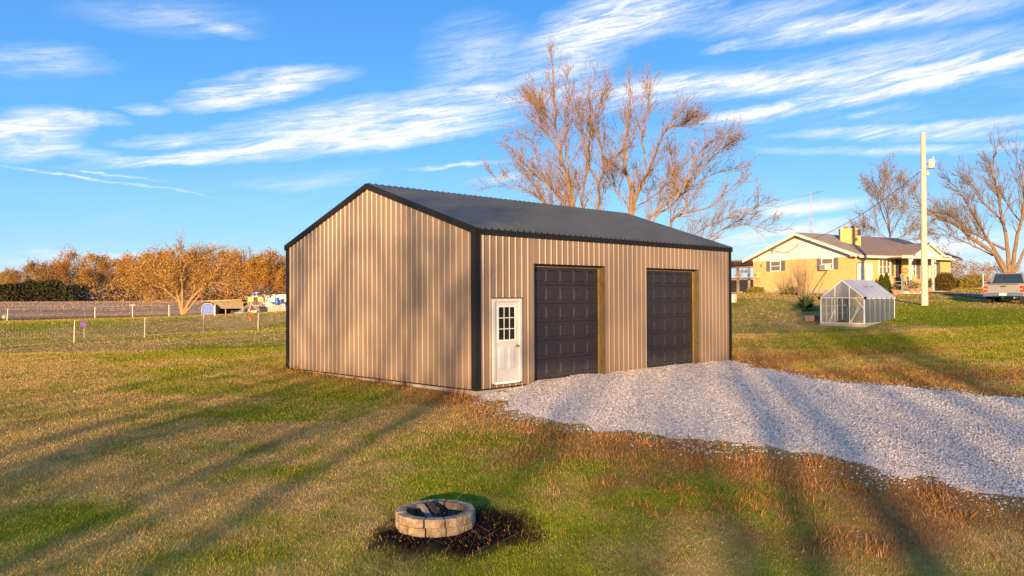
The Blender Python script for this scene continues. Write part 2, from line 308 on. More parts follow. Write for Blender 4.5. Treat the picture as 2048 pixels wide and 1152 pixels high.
def gcol(x, y):
    """turf colour: green, straw and brown patches"""
    def blob(k):
        s = np.zeros(x.shape)
        for (c, rx, ry) in _BW[k]:       # long axis lies across the view
            dx = x-c[0]; dy = y-c[1]; a = (dx*_r[0]+dy*_r[1])/rx; b = (dx*_f[0]+dy*_f[1])/(ry*1.6)
            s = s+np.exp(-(a*a+b*b))
        return np.minimum(s, 1.3)
    g0 = fbm(x*.42, y*.42, 1, 5); g1 = fbm(x*1.6, y*1.6, 2, 4); g2 = fbm(x*.16+3, y*.16, 5, 3)
    g3 = fbm(x*4.2, y*4.2, 71, 3); green = sstep(.36, .74, g0*.5+g1*.28+g3*.30-.05+g2*.25-.08+.25*blob('g')-.17*blob('t')-.14*blob('b'))
    brown = sstep(.36, .66, fbm(x*.7, y*.7, 11, 4)*.5+.14*fbm(x*3.1, y*3.1, 12, 3)+.46*blob('b')-.12*blob('g'))
    dry = TAN[None]*(1-g1[:, None]*.7)+OLV[None]*(g1[:, None]*.7)
    dry = dry*(1-brown[:, None])+BRN[None]*brown[:, None]
    gg = GREEN[None]*(1-g2[:, None])+GREEN2[None]*g2[:, None]
    c = dry*(1-green[:, None])+gg*green[:, None]
    c = c*(.62+.76*fbm(x*5.5, y*5.5, 41, 3))[:, None]
    # weeds: orange brown along the garage and the gravel's edge
    base = np.exp(-np.clip(np.maximum(np.maximum(-x, x-12.3), np.maximum(-y, y-9.2)), 0, 9)/.42)*((x < .3) | (x > 11.5))
    sd = poly_sd(x, y, GRAVEL); ed = np.exp(-np.abs(sd+.5)/.55)*.75
    wd = np.clip(base*1.2+ed, 0, 1)*sstep(.25, .6, fbm(x*1.3, y*1.3, 21, 4)+.14)
    c = c*(1-wd[:, None])+np.array([.34, .155, .048])[None]*wd[:, None]
    r = np.hypot(x-PIT_C[0], y-PIT_C[1]); return c, r
def burnt(x, y):
    """the scorched patch round the pit, longer to the right"""
    dx = x-PIT_C[0]; dy = y-PIT_C[1]; a = dx*_r[0]+dy*_r[1]; b = dx*_f[0]+dy*_f[1]
    e = np.hypot((a-.12)/(1.05+.2*np.sign(a)), (b+.3)/.86)+(fbm(x*4, y*4, 31, 4)-.5)*.55
    return sstep(1.08, .82, e)
def make_ground():
    x = _gx.ravel(); y = _gy.ravel(); c, _ = gcol(x, y); rad = np.hypot(x+13, y+14)
    far = sstep(30, 120, rad)[:, None]; mean = np.array([.26, .23, .065]); c = c*(1-far*.45)+mean[None]*far*.45
    b = burnt(x, y)[:, None]; c = c*(1-b)+np.array([.018, .014, .011])[None]*b
    V = np.c_[x, y, GZ.ravel()]; nx, ny = GZ.shape; i, j = np.meshgrid(np.arange(nx-1), np.arange(ny-1), indexing='ij'); k = (i*ny+j).ravel()
    o = big_mesh('ground', V, np.c_[k, k+ny, k+ny+1, k+1], col_mat('turf', nscale=7., nvar=.35, bump=.6), col=c*.9, smooth=True); tag(o, kind='structure')
make_ground()
def cam_scatter(n, d0, d1, pw, seed, side=.86):
    """points on the ground, denser towards the viewpoint"""
    g = np.random.default_rng(seed); u = g.random(n); e = 2-pw
    d = (d0**e+u*(d1**e-d0**e))**(1/e); l = (g.random(n)*2-1)*side*d
    fx, fy = _f[:2]/np.linalg.norm(_f[:2]); return CP[0]+fx*d+fy*l, CP[1]+fy*d-fx*l, d, g
def in_garage(x, y, m=.06): return (x > -m) & (x < 12.25+m) & (y > -m) & (y < 9.2+m)
def blades(name, x, y, h, wd, lean, col, m, g):
    n = len(x); z = hgt(x, y)-.008; a = g.random(n)*6.283; w2 = wd/2
    bx = np.cos(a)*w2; by = np.sin(a)*w2; t = g.random(n)*6.283; lx = np.cos(t)*lean*h; ly = np.sin(t)*lean*h
    hz = h*np.sqrt(np.clip(1-lean**2*.7, .08, 1))
    V = np.empty((n, 3, 3), np.float32); V[:, 0] = np.c_[x-bx, y-by, z]; V[:, 1] = np.c_[x+bx, y+by, z]; V[:, 2] = np.c_[x+lx, y+ly, z+hz]
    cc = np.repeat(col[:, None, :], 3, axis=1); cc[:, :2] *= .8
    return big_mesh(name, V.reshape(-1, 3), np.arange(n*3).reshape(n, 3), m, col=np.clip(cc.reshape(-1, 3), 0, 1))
def make_grass():
    for nm, cnt, d0, d1, pw, seed in (('grass', 1000000, 6.5, 34, 1.35, 5), ('grass', 420000, 28, 150, 1.1, 6)):
        x, y, d, g = cam_scatter(cnt, d0, d1, pw, seed)
        sd = gravel_sd(x, y); keep = ~in_garage(x, y) & (sd < -.02+.5*(g.random(len(x))-.7)) & (np.hypot(x-PIT_C[0], y-PIT_C[1]) > .5) & (g.random(len(x)) > burnt(x, y)*.97) & (poly_sd(x, y, ROAD) < 0)
        gh = GREENHOUSE_FOOT; keep &= ~((x > gh[0]) & (x < gh[1]) & (y > gh[2]) & (y < gh[3])) & (((x-FLD0[0])*_fn[0]+(y-FLD0[1])*_fn[1]) < -.3)
        x, y, d = x[keep], y[keep], d[keep]; n = len(x); c, _ = gcol(x, y)
        c = c*(.6+1.0*g.random((n, 1))); sw = g.random(n) < .14; c[sw] = (TAN*(.6+.6*g.random((sw.sum(), 1)))); sw = g.random(n) < .08; c[sw] = GREEN*(.8+.7*g.random((sw.sum(), 1)))
        h = (.018+.028*g.random(n))*(1+np.maximum(d-12, 0)*.014); lean = .1+.65*g.random(n); flat = g.random(n) < .05; lean[flat] = .95; h[flat] *= 1.4
        wd = .0042+.00095*np.maximum(d-5, 0)*(.5+g.random(n))
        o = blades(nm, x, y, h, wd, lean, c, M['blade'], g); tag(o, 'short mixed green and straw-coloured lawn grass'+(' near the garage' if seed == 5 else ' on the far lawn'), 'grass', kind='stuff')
    # fallen leaves
    x, y, d, g = cam_scatter(1100, 6.8, 30, .9, 19); k = ~in_garage(x, y) & (np.hypot(x-PIT_C[0], y-PIT_C[1]) > .6) & (fbm(x*.3, y*.3, 64) > .45); x, y, d = x[k], y[k], d[k]; n = len(x)
    z = np.where(gravel_sd(x, y) > 0, gravel_z(x, y)+.03, hgt(x, y)+.03); o = leaf_quads('fallen_leaves', np.c_[x, y, z-.012], .042, leaf_mat('fallen_leaf', [(.26, .14, .06), (.34, .21, .10), (.2, .1, .045), (.4, .28, .16)], .1), None, g); tag(o, 'small dry fallen leaves scattered over lawn and gravel', 'leaves', kind='stuff')
    # long loose stems lying on the turf
    x, y, d, g = cam_scatter(2600, 6.8, 16, 1.0, 9); k = ~in_garage(x, y) & (gravel_sd(x, y) < -.3) & (np.hypot(x-PIT_C[0], y-PIT_C[1]) > .55) & (fbm(x*.8, y*.8, 44) > .47); x, y = x[k], y[k]; n = len(x)
    o = blades('straw', x, y, .10+.2*g.random(n), .005+.004*g.random(n), np.full(n, .99), np.array([.42, .31, .16])*(.6+.6*g.random((n, 1))), M['straw'], g); tag(o, 'loose straw-coloured stems lying on the lawn', 'straw', kind='stuff')
def make_weeds():
    x, y, d, g = cam_scatter(420000, 7, 34, 1.2, 17)
    sd = poly_sd(x, y, GRAVEL); gb = np.maximum(np.maximum(-x, x-12.3), np.maximum(-y, y-9.2)); p = np.exp(-np.abs(sd+.35)/.35)*.75
    # the verge widens on the near side of the drive
    _, _, = 0, 0
    p = p+np.where((x < 0) | (x > 12.2), np.exp(-np.clip(gb, 0, 9)/.35), 0)*.9
    for (c, rx, ry) in _BW['b']: dx = x-c[0]; dy = y-c[1]; p = p+.34*np.exp(-(((dx*_r[0]+dy*_r[1])/rx)**2+((dx*_f[0]+dy*_f[1])/(ry*1.6))**2))
    cl = sstep(.42, .62, fbm(x*2.2, y*2.2, 55, 4)); k = (g.random(len(x)) < p*cl) & ~in_garage(x, y, .03) & (gravel_sd(x, y) < .1+.25*(g.random(len(x))-.5)) & (np.hypot(x-PIT_C[0], y-PIT_C[1]) > 1.2)
    x, y, d, gb = x[k], y[k], d[k], gb[k]; n = len(x); near = np.exp(-np.clip(gb, 0, 9)/.5)*(x < .5)
    h = (.05+.10*g.random(n))*(1+2.2*near*g.random(n)); t = g.random((n, 1)); c = np.array([.34, .14, .04])*(1-t)+np.array([.52, .28, .10])*t; c *= (.5+.8*g.random((n, 1)))
    o = blades('dry_weeds', x, y, h, .005+.0009*d, .15+.75*g.random(n), c, col_mat('weed_blade', transl=.2), g); tag(o, 'rust-brown dry weeds along the gravel edge and garage wall', 'weeds', kind='stuff')
    # scorched stems and litter round the pit
    r2 = np.random.default_rng(8); n = 9000; a = PIT_C[0]+(r2.random(n)*2-1)*1.6; b = PIT_C[1]+(r2.random(n)*2-1)*1.6; k = (burnt(a, b) > .25*r2.random(n)+.05) & (np.hypot(a-PIT_C[0], b-PIT_C[1]) > .52); a, b = a[k], b[k]; n = len(a)
    t = (r2.random((n, 1)) < .16); c = np.where(t, np.array([[.26, .11, .04]]), np.array([[.03, .02, .014]]))*(.5+r2.random((n, 1)))
    o = blades('charred_litter', a, b, .03+.09*r2.random(n)**2, .006+.008*r2.random(n), .3+.68*r2.random(n), c, col_mat('char_blade'), r2); tag(o, 'black scorched stems and ash litter around the fire ring', 'litter', kind='stuff')
def gravel_z(x, y):
    sd = gravel_sd(x, y); z = hgt(x, y)-.035+.05*sstep(-.3, .5, sd)
    return z+.045*np.exp(-np.clip(-y, 0, 9)/.7)*sstep(.6, 2.2, x)*sstep(12.2, 10.6, x)
def make_gravel():
    lo = GRAVEL.min(0)-.6; hi = GRAVEL.max(0)+.6; xs = np.arange(lo[0], hi[0], .16); ys = np.arange(lo[1], hi[1], .16); gx, gy = np.meshgrid(xs, ys, indexing='ij'); x = gx.ravel(); y = gy.ravel()
    y = np.minimum(y, .34); sd = gravel_sd(x, y); ok = (sd > -.3).reshape(gx.shape); z = gravel_z(x, y)+(fbm(x*3, y*3, 77, 3)-.5)*.008
    n = len(ys); i, j = np.meshgrid(np.arange(len(xs)-1), np.arange(n-1), indexing='ij'); o = ok[:-1, :-1] | ok[1:, 1:] | ok[1:, :-1] | ok[:-1, 1:]; o &= (gy[:-1, :-1] < .18)
    k = (i*n+j)[o]; F = np.c_[k, k+n, k+n+1, k+1]
    t = fbm(x*.8, y*.8, 61, 4)[:, None]; c = np.array([.79, .66, .52])*(.78+.4*t)
    m = col_mat('gravel_bed', nscale=26., nvar=.45, bump=.8); ob = big_mesh('gravel_drive', np.c_[x, y, z], F, m, col=c, smooth=True); tag(ob, kind='structure')
    x, y, d, g = cam_scatter(700000, 9, 40, 1.15, 23, .92); sd = gravel_sd(x, y); k = (sd > .25-1.1*g.random(len(x))**5) & (y < .17) & ~((y > -.02) & ~(((x > 2.1) & (x < 5.05)) | ((x > 7.16) & (x < 10.1))))
    x, y, d = x[k][:120000], y[k][:120000], d[k][:120000]; n = len(x); r = (.008+.018*g.random(n)**2.4)*(1+.02*np.maximum(d-12, 0))
    oc = np.array([(1, 0, 0), (0, 1, 0), (-1, 0, 0), (0, -1, 0), (.1, .1, .8), (-.1, 0, -.8)], float); T = np.array([(0, 1, 4), (1, 2, 4), (2, 3, 4), (3, 0, 4)])
    a = g.random(n)*6.283; s = .7+.6*g.random((n, 6, 3)); P = oc[None]*s*r[:, None, None]; ca, sa = np.cos(a)[:, None], np.sin(a)[:, None]
    V = np.stack([P[..., 0]*ca-P[..., 1]*sa, P[..., 0]*sa+P[..., 1]*ca, P[..., 2]], 2); V += np.c_[x, y, np.maximum(gravel_z(x, y), hgt(x, y))+r*.25][:, None, :]
    F = (np.arange(n)*6)[:, None, None]+T[None]; c = np.array([.90, .755, .60])*(.48+.62*g.random((n, 1))**.8); w = g.random(n) < .16; c[w] = np.array([.36, .28, .20])*(.7+.5*g.random((w.sum(), 1)))
    o = big_mesh('gravel_stones', V.reshape(-1, 3), F.reshape(-1, 3), col_mat('stone_chip'), col=np.clip(np.repeat(c, 6, 0), 0, .9)); tag(o, 'loose pale limestone gravel covering the drive', 'gravel', kind='stuff')
def make_field():
    s = np.r_[np.arange(-260, 330, 3.)]; t = np.r_[np.arange(0, 60, .75), np.arange(60, 200, 2.5)]; S, T = np.meshgrid(s, t, indexing='ij')
    x = FLD0[0]+S*_fd[0]+T*_fn[0]; y = FLD0[1]+S*_fd[1]+T*_fn[1]; wob = (fbm(S*.05, T*0+2., 5)-.5)*3*np.exp(-T/6); x = x+_fn[0]*wob; y = y+_fn[1]*wob
    z = hgt(x, y)+.03+.09*(fbm(S*.02, T*1.6, 4, 3)-.3); n = len(t); i, j = np.meshgrid(np.arange(len(s)-1), np.arange(n-1), indexing='ij'); k = (i*n+j).ravel()
    a = sstep(.25, .75, fbm(S*.04, T*.16, 14, 5)*.75+.25*fbm(S*.02, T*1.3, 15, 2)).ravel()[:, None]; c = np.array([.36, .22, .125])*(1-a)+np.array([.66, .42, .235])*a; near = np.exp(-T/9).ravel()[:, None]; c = c*(1-.35*near)
    o = big_mesh('field', np.c_[x.ravel(), y.ravel(), z.ravel()], np.c_[k, k+n, k+n+1, k+1], col_mat('stubble', nscale=1.6, nvar=.45, bump=1.), col=c, smooth=True); tag(o, kind='structure')
def make_road():
    bm = bmesh.new(); vs = [bm.verts.new((p[0], p[1], 0)) for p in ROAD]; bm.faces.new(vs); bmesh.ops.triangulate(bm, faces=bm.faces); bmesh.ops.subdivide_edges(bm, edges=bm.edges, cuts=5, use_grid_fill=True)
    for v in bm.verts: v.co.z = float(hgt(v.co.x, v.co.y))+.05
    me = bpy.data.meshes.new('house_drive'); bm.to_mesh(me); bm.free(); o = link_mesh('house_drive', me, mat('asphalt', (.085, .085, .09), .9, .3, 3, bump=.3)); tag(o, kind='structure')
M['straw'] = col_mat('straw_stem', transl=.2); M['blade'] = col_mat('grass_blade', transl=.2)
# greenhouse frame of reference: front right corner, side along +X, front along +Y
GH = at(1729, 654, 35.7); GH = np.array([GH[0], GH[1], float(hgt(GH[0], GH[1]))]); GREENHOUSE_FOOT = (GH[0]-.1, GH[0]+3.75, GH[1]-.1, GH[1]+2.1)
make_gravel(); make_field(); make_road()
# ---------------------------------------------------------------- materials for built things
M.update(
    siding=mat('siding_paint', (.24, .169, .114), .40, .05, 1.2, spec=.45, stretch=(1, 1, .3)), trim=mat('black_trim', (.013, .012, .011), .6, .2, 3, spec=.25), roofing=mat('roof_metal', (.048, .054, .058), .32, .15, 2., spec=.5),
    concrete=mat('concrete', (.33, .30, .27), .9, .2, 4, bump=.3), door=mat('door_paint', (.023, .017, .018), .42, .2, 9, bump=.06, bscale=150), stop=mat('door_stop', (.20, .135, .05), .5, .2, 6), jamb=mat('jamb_sun_gold', (.095, .065, .026), .5, .25, 5),  # gold of stop and jamb is sunlight put into their base colour
    white=mat('white_paint', (.60, .57, .52), .45, .05, 3), white2=mat('white_vinyl', (.78, .77, .74), .5, .04, 3), brass=mat('brass', (.55, .38, .16), .3, .1, 8, metal=1.), rubber=mat('rubber', (.02, .02, .02), .8, .2, 8),
    stone=mat('pit_stone', (.34, .22, .115), .95, .4, 9, bump=.9, bscale=45, col2=(.46, .335, .195)), char=mat('charred_wood', (.035, .028, .024), .95, .5, 9, bump=.6), oldwood=mat('old_wood', (.27, .21, .155), .9, .3, 5, bump=.5, stretch=(1, 1, 4)),
    ash=mat('ash', (.10, .09, .085), 1, .5, 12, bump=.8))
def soil(m, z0, z1, col, amt):
    t = NT(m.node_tree); b = t.n['Principled BSDF']; src = b.inputs['Base Color'].links[0].from_socket; g = t.new('ShaderNodeNewGeometry'); sx = t.new('ShaderNodeSeparateXYZ'); t.l.new(g.outputs['Position'], sx.inputs[0])
    n = t.noise(g.outputs['Position'], 5., 6, .65); h = t.m('ADD', sx.outputs[2], t.m('MULTIPLY', t.m('SUBTRACT', n, .5), .45)); f = t.m('MULTIPLY', t.smooth(h, z1, z0), amt); t.l.new(t.mix(f, src, (*col, 1)), b.inputs['Base Color'])
def soot(m, r0, r1, amt):
    t = NT(m.node_tree); b = t.n['Principled BSDF']; src = b.inputs['Base Color'].links[0].from_socket; tc = t.new('ShaderNodeTexCoord'); sx = t.new('ShaderNodeSeparateXYZ'); t.l.new(tc.outputs['Object'], sx.inputs[0])
    r = t.m('SQRT', t.m('ADD', t.m('MULTIPLY', sx.outputs[0], sx.outputs[0]), t.m('MULTIPLY', sx.outputs[1], sx.outputs[1]))); n = t.noise(tc.outputs['Object'], 7., 5, .65); r = t.m('ADD', r, t.m('MULTIPLY', t.m('SUBTRACT', n, .5), .22))
    t.l.new(t.mix(t.m('MULTIPLY', t.smooth(r, r1, r0), amt), src, (.03, .025, .022, 1)), b.inputs['Base Color'])
soot(M['stone'], .36, .45, .7)
soil(M['siding'], .0, .34, (.20, .125, .07), .6); soil(M['door'], .1, .5, (.10, .08, .065), .35); soil(M['white'], .05, .4, (.34, .27, .2), .35)
def glass_mat(name, col, rough=.05, alpha=.35):
    m = bpy.data.materials.new(name); m.use_nodes = True; t = NT(m.node_tree); t.n.clear(); o = t.new('ShaderNodeOutputMaterial')
    g = t.new('ShaderNodeBsdfGlossy'); g.inputs['Roughness'].default_value = rough; tr = t.new('ShaderNodeBsdfTransparent'); tr.inputs[0].default_value = (*col, 1)
    fr = t.new('ShaderNodeFresnel'); fr.inputs[0].default_value = 1.5; mx = t.new('ShaderNodeMixShader'); t.l.new(fr.outputs[0], mx.inputs[0]); t.l.new(tr.outputs[0], mx.inputs[1]); t.l.new(g.outputs[0], mx.inputs[2])
    d = t.new('ShaderNodeBsdfDiffuse'); d.inputs[0].default_value = (.72, .71, .67, 1); m2 = t.new('ShaderNodeMixShader'); m2.inputs[0].default_value = alpha
    t.l.new(mx.outputs[0], m2.inputs[1]); t.l.new(d.outputs[0], m2.inputs[2]); t.l.new(m2.outputs[0], o.inputs[0]); return m
M['glass'] = glass_mat('window_glass', (.55, .58, .58), .02, .02)
# ---------------------------------------------------------------- garage
GL, GW, RIB, EAVE, RIDGE = 12.19, 9.144, .2286, 3.93, 5.47
DOORS = ((2.08, 5.08), (7.13, 10.13)); DTOP = 3.16; WALK = (.54, 1.58, .10, 2.24)
def make_garage():
    G = thing('metal_garage', 'tan ribbed metal garage with black roof, white side door and two brown overhead doors', 'garage')
    slope = (RIDGE-EAVE)/(GW/2)
    def gz(y): return EAVE+slope*(GW/2-abs(y-GW/2))
    def profile(s0, s1, off):
        """(distance along wall, outward offset) of the ribbed sheet between s0 and s1"""
        pts = [(s0, 0.)]; k = math.floor((s0-off)/RIB)-1
        while off+k*RIB < s1+RIB:
            c = off+k*RIB
            for ds, h in ((-.032, 0), (-.012, .021), (.012, .021), (.032, 0)):
                if s0 < c+ds < s1: pts.append((c+ds, h))
            for q in (.085, .144):
                for ds, h in ((-.012, 0), (0, .004), (.012, 0)):
                    if s0 < c+q+ds < s1: pts.append((c+q+ds, h))
            k += 1
        pts.append((s1, 0.)); return sorted(pts)
    def sheet(s0, s1, z0, ztop, place, off, name='siding_panel', m=None, parent=None):
        pr = profile(s0, s1, off); v = []; f = []
        for s, h in pr: v.append(place(s, h, z0)); v.append(place(s, h, ztop(s)))
        for i in range(len(pr)-1): f.append((2*i, 2*i+2, 2*i+3, 2*i+1))
        mb = MB(); mb.add(v, f); me = bpy.data.meshes.new(name); me.from_pydata(mb.v, [], mb.f); me.update(); link_mesh(name, me, m or M['siding'], parent or G)
    # front wall (faces -Y), split at sheet seams and openings
    uo = .266; cuts = sorted(set([.0, GL]+[uo-RIB/2+k*4*RIB for k in range(1, 14) if uo-RIB/2+k*4*RIB < GL]+[v for d in DOORS for v in d]+[WALK[0], WALK[1]]))
    fp = lambda s, h, z: (s, -h, z)
    for a, b in zip(cuts[:-1], cuts[1:]):
        m = (a+b)/2
        if any(d[0] < m < d[1] for d in DOORS): sheet(a, b, DTOP, lambda s: EAVE-.02, fp, uo)
        elif WALK[0] < m < WALK[1]: sheet(a, b, WALK[3], lambda s: EAVE-.02, fp, uo); sheet(a, b, 0, lambda s: WALK[2], fp, uo)
        else: sheet(a, b, 0, lambda s: EAVE-.02, fp, uo)
    vo = .2736; cuts = sorted([.0, GW, GW/2]+[vo-RIB/2+k*4*RIB for k in range(1, 10)])
    for a, b in zip(cuts[:-1], cuts[1:]):
        sheet(a, b, 0, lambda s: gz(s)-.02, lambda s, h, z: (-h, s, z), vo)
        sheet(a, b, 0, lambda s: gz(s)-.02, lambda s, h, z: (GL+h, s, z), vo)
    for k in range(14): a = k*4*RIB; sheet(a, min(GL, a+4*RIB), 0, lambda s: EAVE-.02, lambda s, h, z: (s, GW+h, z), uo)
    # corner trims: a pair of leaves on each corner
    w = .135
    for cx, cy, sx, sy in ((0, 0, 1, 1), (0, GW, 1, -1), (GL, 0, -1, 1), (GL, GW, -1, -1)):
        mb = MB(); ox = cx-sx*.034; oy = cy-sy*.034
        mb.prism([(ox, oy), (cx+sx*w, oy), (cx+sx*w, oy+sy*.008), (ox+sx*.008, oy+sy*.008), (ox+sx*.008, cy+sy*w), (ox, cy+sy*w)], 2, -.03, EAVE+.0); mb.build('corner_trim', M['trim'], G)
    # base trim
    for a, b in ((.14, DOORS[0][0]), (DOORS[0][1], DOORS[1][0]), (DOORS[1][1], GL-.14)): MB().box(a, b, -.03, -.001, -.03, -.001).build('base_trim', M['trim'], G)
    MB().box(-.03, -.001, .14, GW-.14, -.03, -.001).build('base_trim', M['trim'], G)
    MB().box(.02, GL-.02, .02, .195, -.5, -.004).box(.02, GL-.02, .195, GW-.02, -.5, .03).build('foundation', M['concrete'], G)
    # roof sheets
    o = .07; t = .055
    for side in (0, 1):
        def rp(s, h, v):          # v: distance from the eave along the plan
            y = (-o+v) if side == 0 else (GW+o-v); return (s, y, EAVE+t+slope*(v-o)+h)
        k = 0; a = -o
        while a < GL+o-.01:
            b = min(GL+o, a+4*RIB); v = []; f = []; pr = [(a, 0.)]
            for q in range(4):
                c = a+RIB*(q+.5)
                if c+.05 < b: pr += [(c-.042, 0.), (c-.018, .036), (c+.018, .036), (c+.042, 0.)]
            pr.append((b, 0.))
            for s, h in pr: v.append(rp(s, h*1.5, 0)); v.append(rp(s, h*1.5, GW/2+o))
            for i in range(len(pr)-1): f.append((2*i, 2*i+2, 2*i+3, 2*i+1) if side == 0 else (2*i, 2*i+1, 2*i+3, 2*i+2))
            me = bpy.data.meshes.new('roof_panel'); me.from_pydata(v, [], f); me.update(); link_mesh('roof_panel', me, M['roofing'], G); a = b
        y0, y1 = (-.036, -.004) if side == 0 else (GW+.004, GW+.036)
        MB().box(.0, GL, y0, y1, EAVE-.10, EAVE+.035).build('eave_trim', M['trim'], G)
    for x0, x1 in ((-o-.004, -.004), (GL+.004, GL+o+.004)):
        for side in (0, 1):
            ye = -o if side == 0 else GW+o; zr = RIDGE+t+.03; ze = EAVE+t-slope*o+.03; d = .165
            MB().prism([(ye, ze), (GW/2, zr), (GW/2, zr-d), (ye, ze-d)], 0, x0, x1).build('rake_trim', M['trim'], G)
    zr = RIDGE+t; MB().prism([(GW/2-.22, zr-.22*slope+.026), (GW/2, zr+.03), (GW/2+.22, zr-.22*slope+.026), (GW/2+.22, zr-.22*slope+.018), (GW/2, zr+.02), (GW/2-.22, zr-.22*slope+.018)], 0, -o, GL+o).build('ridge_cap', M['roofing'], G)
    # overhead doors
    for di, (a, b) in enumerate(DOORS):
        d = MB(); yb = .215; d.box(a+.001, b-.001, yb+.045, yb+.06, .06, DTOP-.02); D = d.build('garage_door', M['door'], G)
        n = 6; z0 = .075; hz = (DTOP-.06-z0)/n; nc = 5; cw = (b-a-.10)/nc
        for i in range(n):
            s = MB(); za = z0+i*hz+.006; zb = z0+(i+1)*hz-.006; s.box(a+.05, b-.05, yb, yb+.044, za, zb)
            for c in range(nc):
                x0 = a+.05+c*cw+.055; x1 = a+.05+(c+1)*cw-.055; p0 = za+.085; p1 = zb-.085; e = .035
                # moulded groove round each raised field
                s.add([(x0, yb-.001, p0), (x1, yb-.001, p0), (x1, yb-.001, p1), (x0, yb-.001, p1), (x0+e, yb-.024, p0+e), (x1-e, yb-.024, p0+e), (x1-e, yb-.024, p1-e), (x0+e, yb-.024, p1-e)],
                      [(0, 1, 5, 4), (1, 2, 6, 5), (2, 3, 7, 6), (3, 0, 4, 7), (4, 5, 6, 7)])
            for q in (.25, .5, .75):   # fine wood-grain reeds between fields
                s.box(a+.05, b-.05, yb-.004, yb-.001, za+.03*q*2, za+.03*q*2+.006)
            s.build('door_section', M['door'], D)
        MB().box(a+.02, b-.02, yb+.0, yb+.04, z0-.05, z0).build('bottom_seal', M['rubber'], D)
        for x0, x1 in ((a-.002, a+.008), (b-.008, b+.002)): MB().box(x0, x1, -.012, yb+.05, -.02, DTOP).build('jamb_trim', M['jamb'], D)
        for x0, x1 in ((b-.055, b-.009), (a+.009, a+.055)): MB().box(x0, x1, yb-.035, yb-.002, .02, DTOP-.03).build('door_stop', M['stop'], D)
        MB().box(a+.056, b-.056, yb-.035, yb-.004, DTOP-.075, DTOP-.012).build('door_stop', M['stop'], D)
        MB().box(a-.002, b+.002, -.012, yb+.05, DTOP-.010, DTOP+.004).build('head_trim', M['trim'], D)
    # side door
    a, b, z0, z1 = WALK
    D = MB().box(a+.09, b-.09, -.012, .035, z0+.05, z1-.085).build('side_door', M['white'], G)
    MB().box(a, a+.085, -.055, .06, z0, z1).box(b-.085, b, -.055, .06, z0, z1).box(a+.086, b-.086, -.055, .06, z1-.08, z1).build('frame', M['white'], D, .004)
    MB().box(a+.086, b-.086, -.06, .06, z0-.02, z0+.045).build('threshold', M['white2'], D)
    MB().box(a-.02, b+.02, -.058, -.03, z1, z1+.025).build('drip_cap', M['trim'], D); MB().box(a-.02, b+.02, -.05, -.03, z0-.035, z0-.021).build('sill_trim', M['trim'], D)
    wx0, wx1, wz0, wz1 = a+.225, b-.235, 1.19, 2.03; fr = .035
    MB().box(wx0-fr, wx1+fr, -.026, -.0121, wz0-fr, wz0).box(wx0-fr, wx1+fr, -.026, -.0121, wz1, wz1+fr).box(wx0-fr, wx0, -.026, -.0121, wz0, wz1).box(wx1, wx1+fr, -.026, -.0121, wz0, wz1).build('window_frame', M['white2'], D)
    pw = (wx1-wx0)/3; ph = (wz1-wz0)/3; dark = mat('dark_pane', (.012, .016, .014), .06, .3, 4, spec=.7)
    for i in range(3):
        for j in range(3): MB().box(wx0+i*pw+.010, wx0+(i+1)*pw-.010, -.016, -.0125, wz0+j*ph+.010, wz0+(j+1)*ph-.010).build('pane', dark, D)
    for i in (1, 2):
        MB().box(wx0+i*pw-.0098, wx0+i*pw+.0098, -.023, -.0122, wz0, wz1).build('muntin', M['white2'], D)
        for q in range(3): MB().box(wx0+q*pw+.010, wx0+(q+1)*pw-.010, -.022, -.0122, wz0+i*ph-.0098, wz0+i*ph+.0098).build('muntin', M['white2'], D)
    for x0, x1 in ((a+.22, a+.46), (b-.47, b-.23)):
        mb = MB(); p0, p1, e = .45, 1.02, .03
        for q, dp in ((0, .004), ): mb.add([(x0, -.0125, p0), (x1, -.0125, p0), (x1, -.0125, p1), (x0, -.0125, p1), (x0+e, -.0125-.014, p0+e), (x1-e, -.0265, p0+e), (x1-e, -.0265, p1-e), (x0+e, -.0265, p1-e)], [(0, 1, 5, 4), (1, 2, 6, 5), (2, 3, 7, 6), (3, 0, 4, 7), (4, 5, 6, 7)])
        mb.build('raised_panel', M['white'], D)
    MB().tube((b-.165, -.013, 1.02), (b-.165, -.06, 1.02), .014, n=10).tube((b-.165, -.06, 1.02), (b-.165, -.085, 1.02), .03, .024, n=12).tube((b-.165, -.013, 1.02), (b-.165, -.018, 1.02), .036, n=12).build('knob', M['brass'], D)
make_garage()
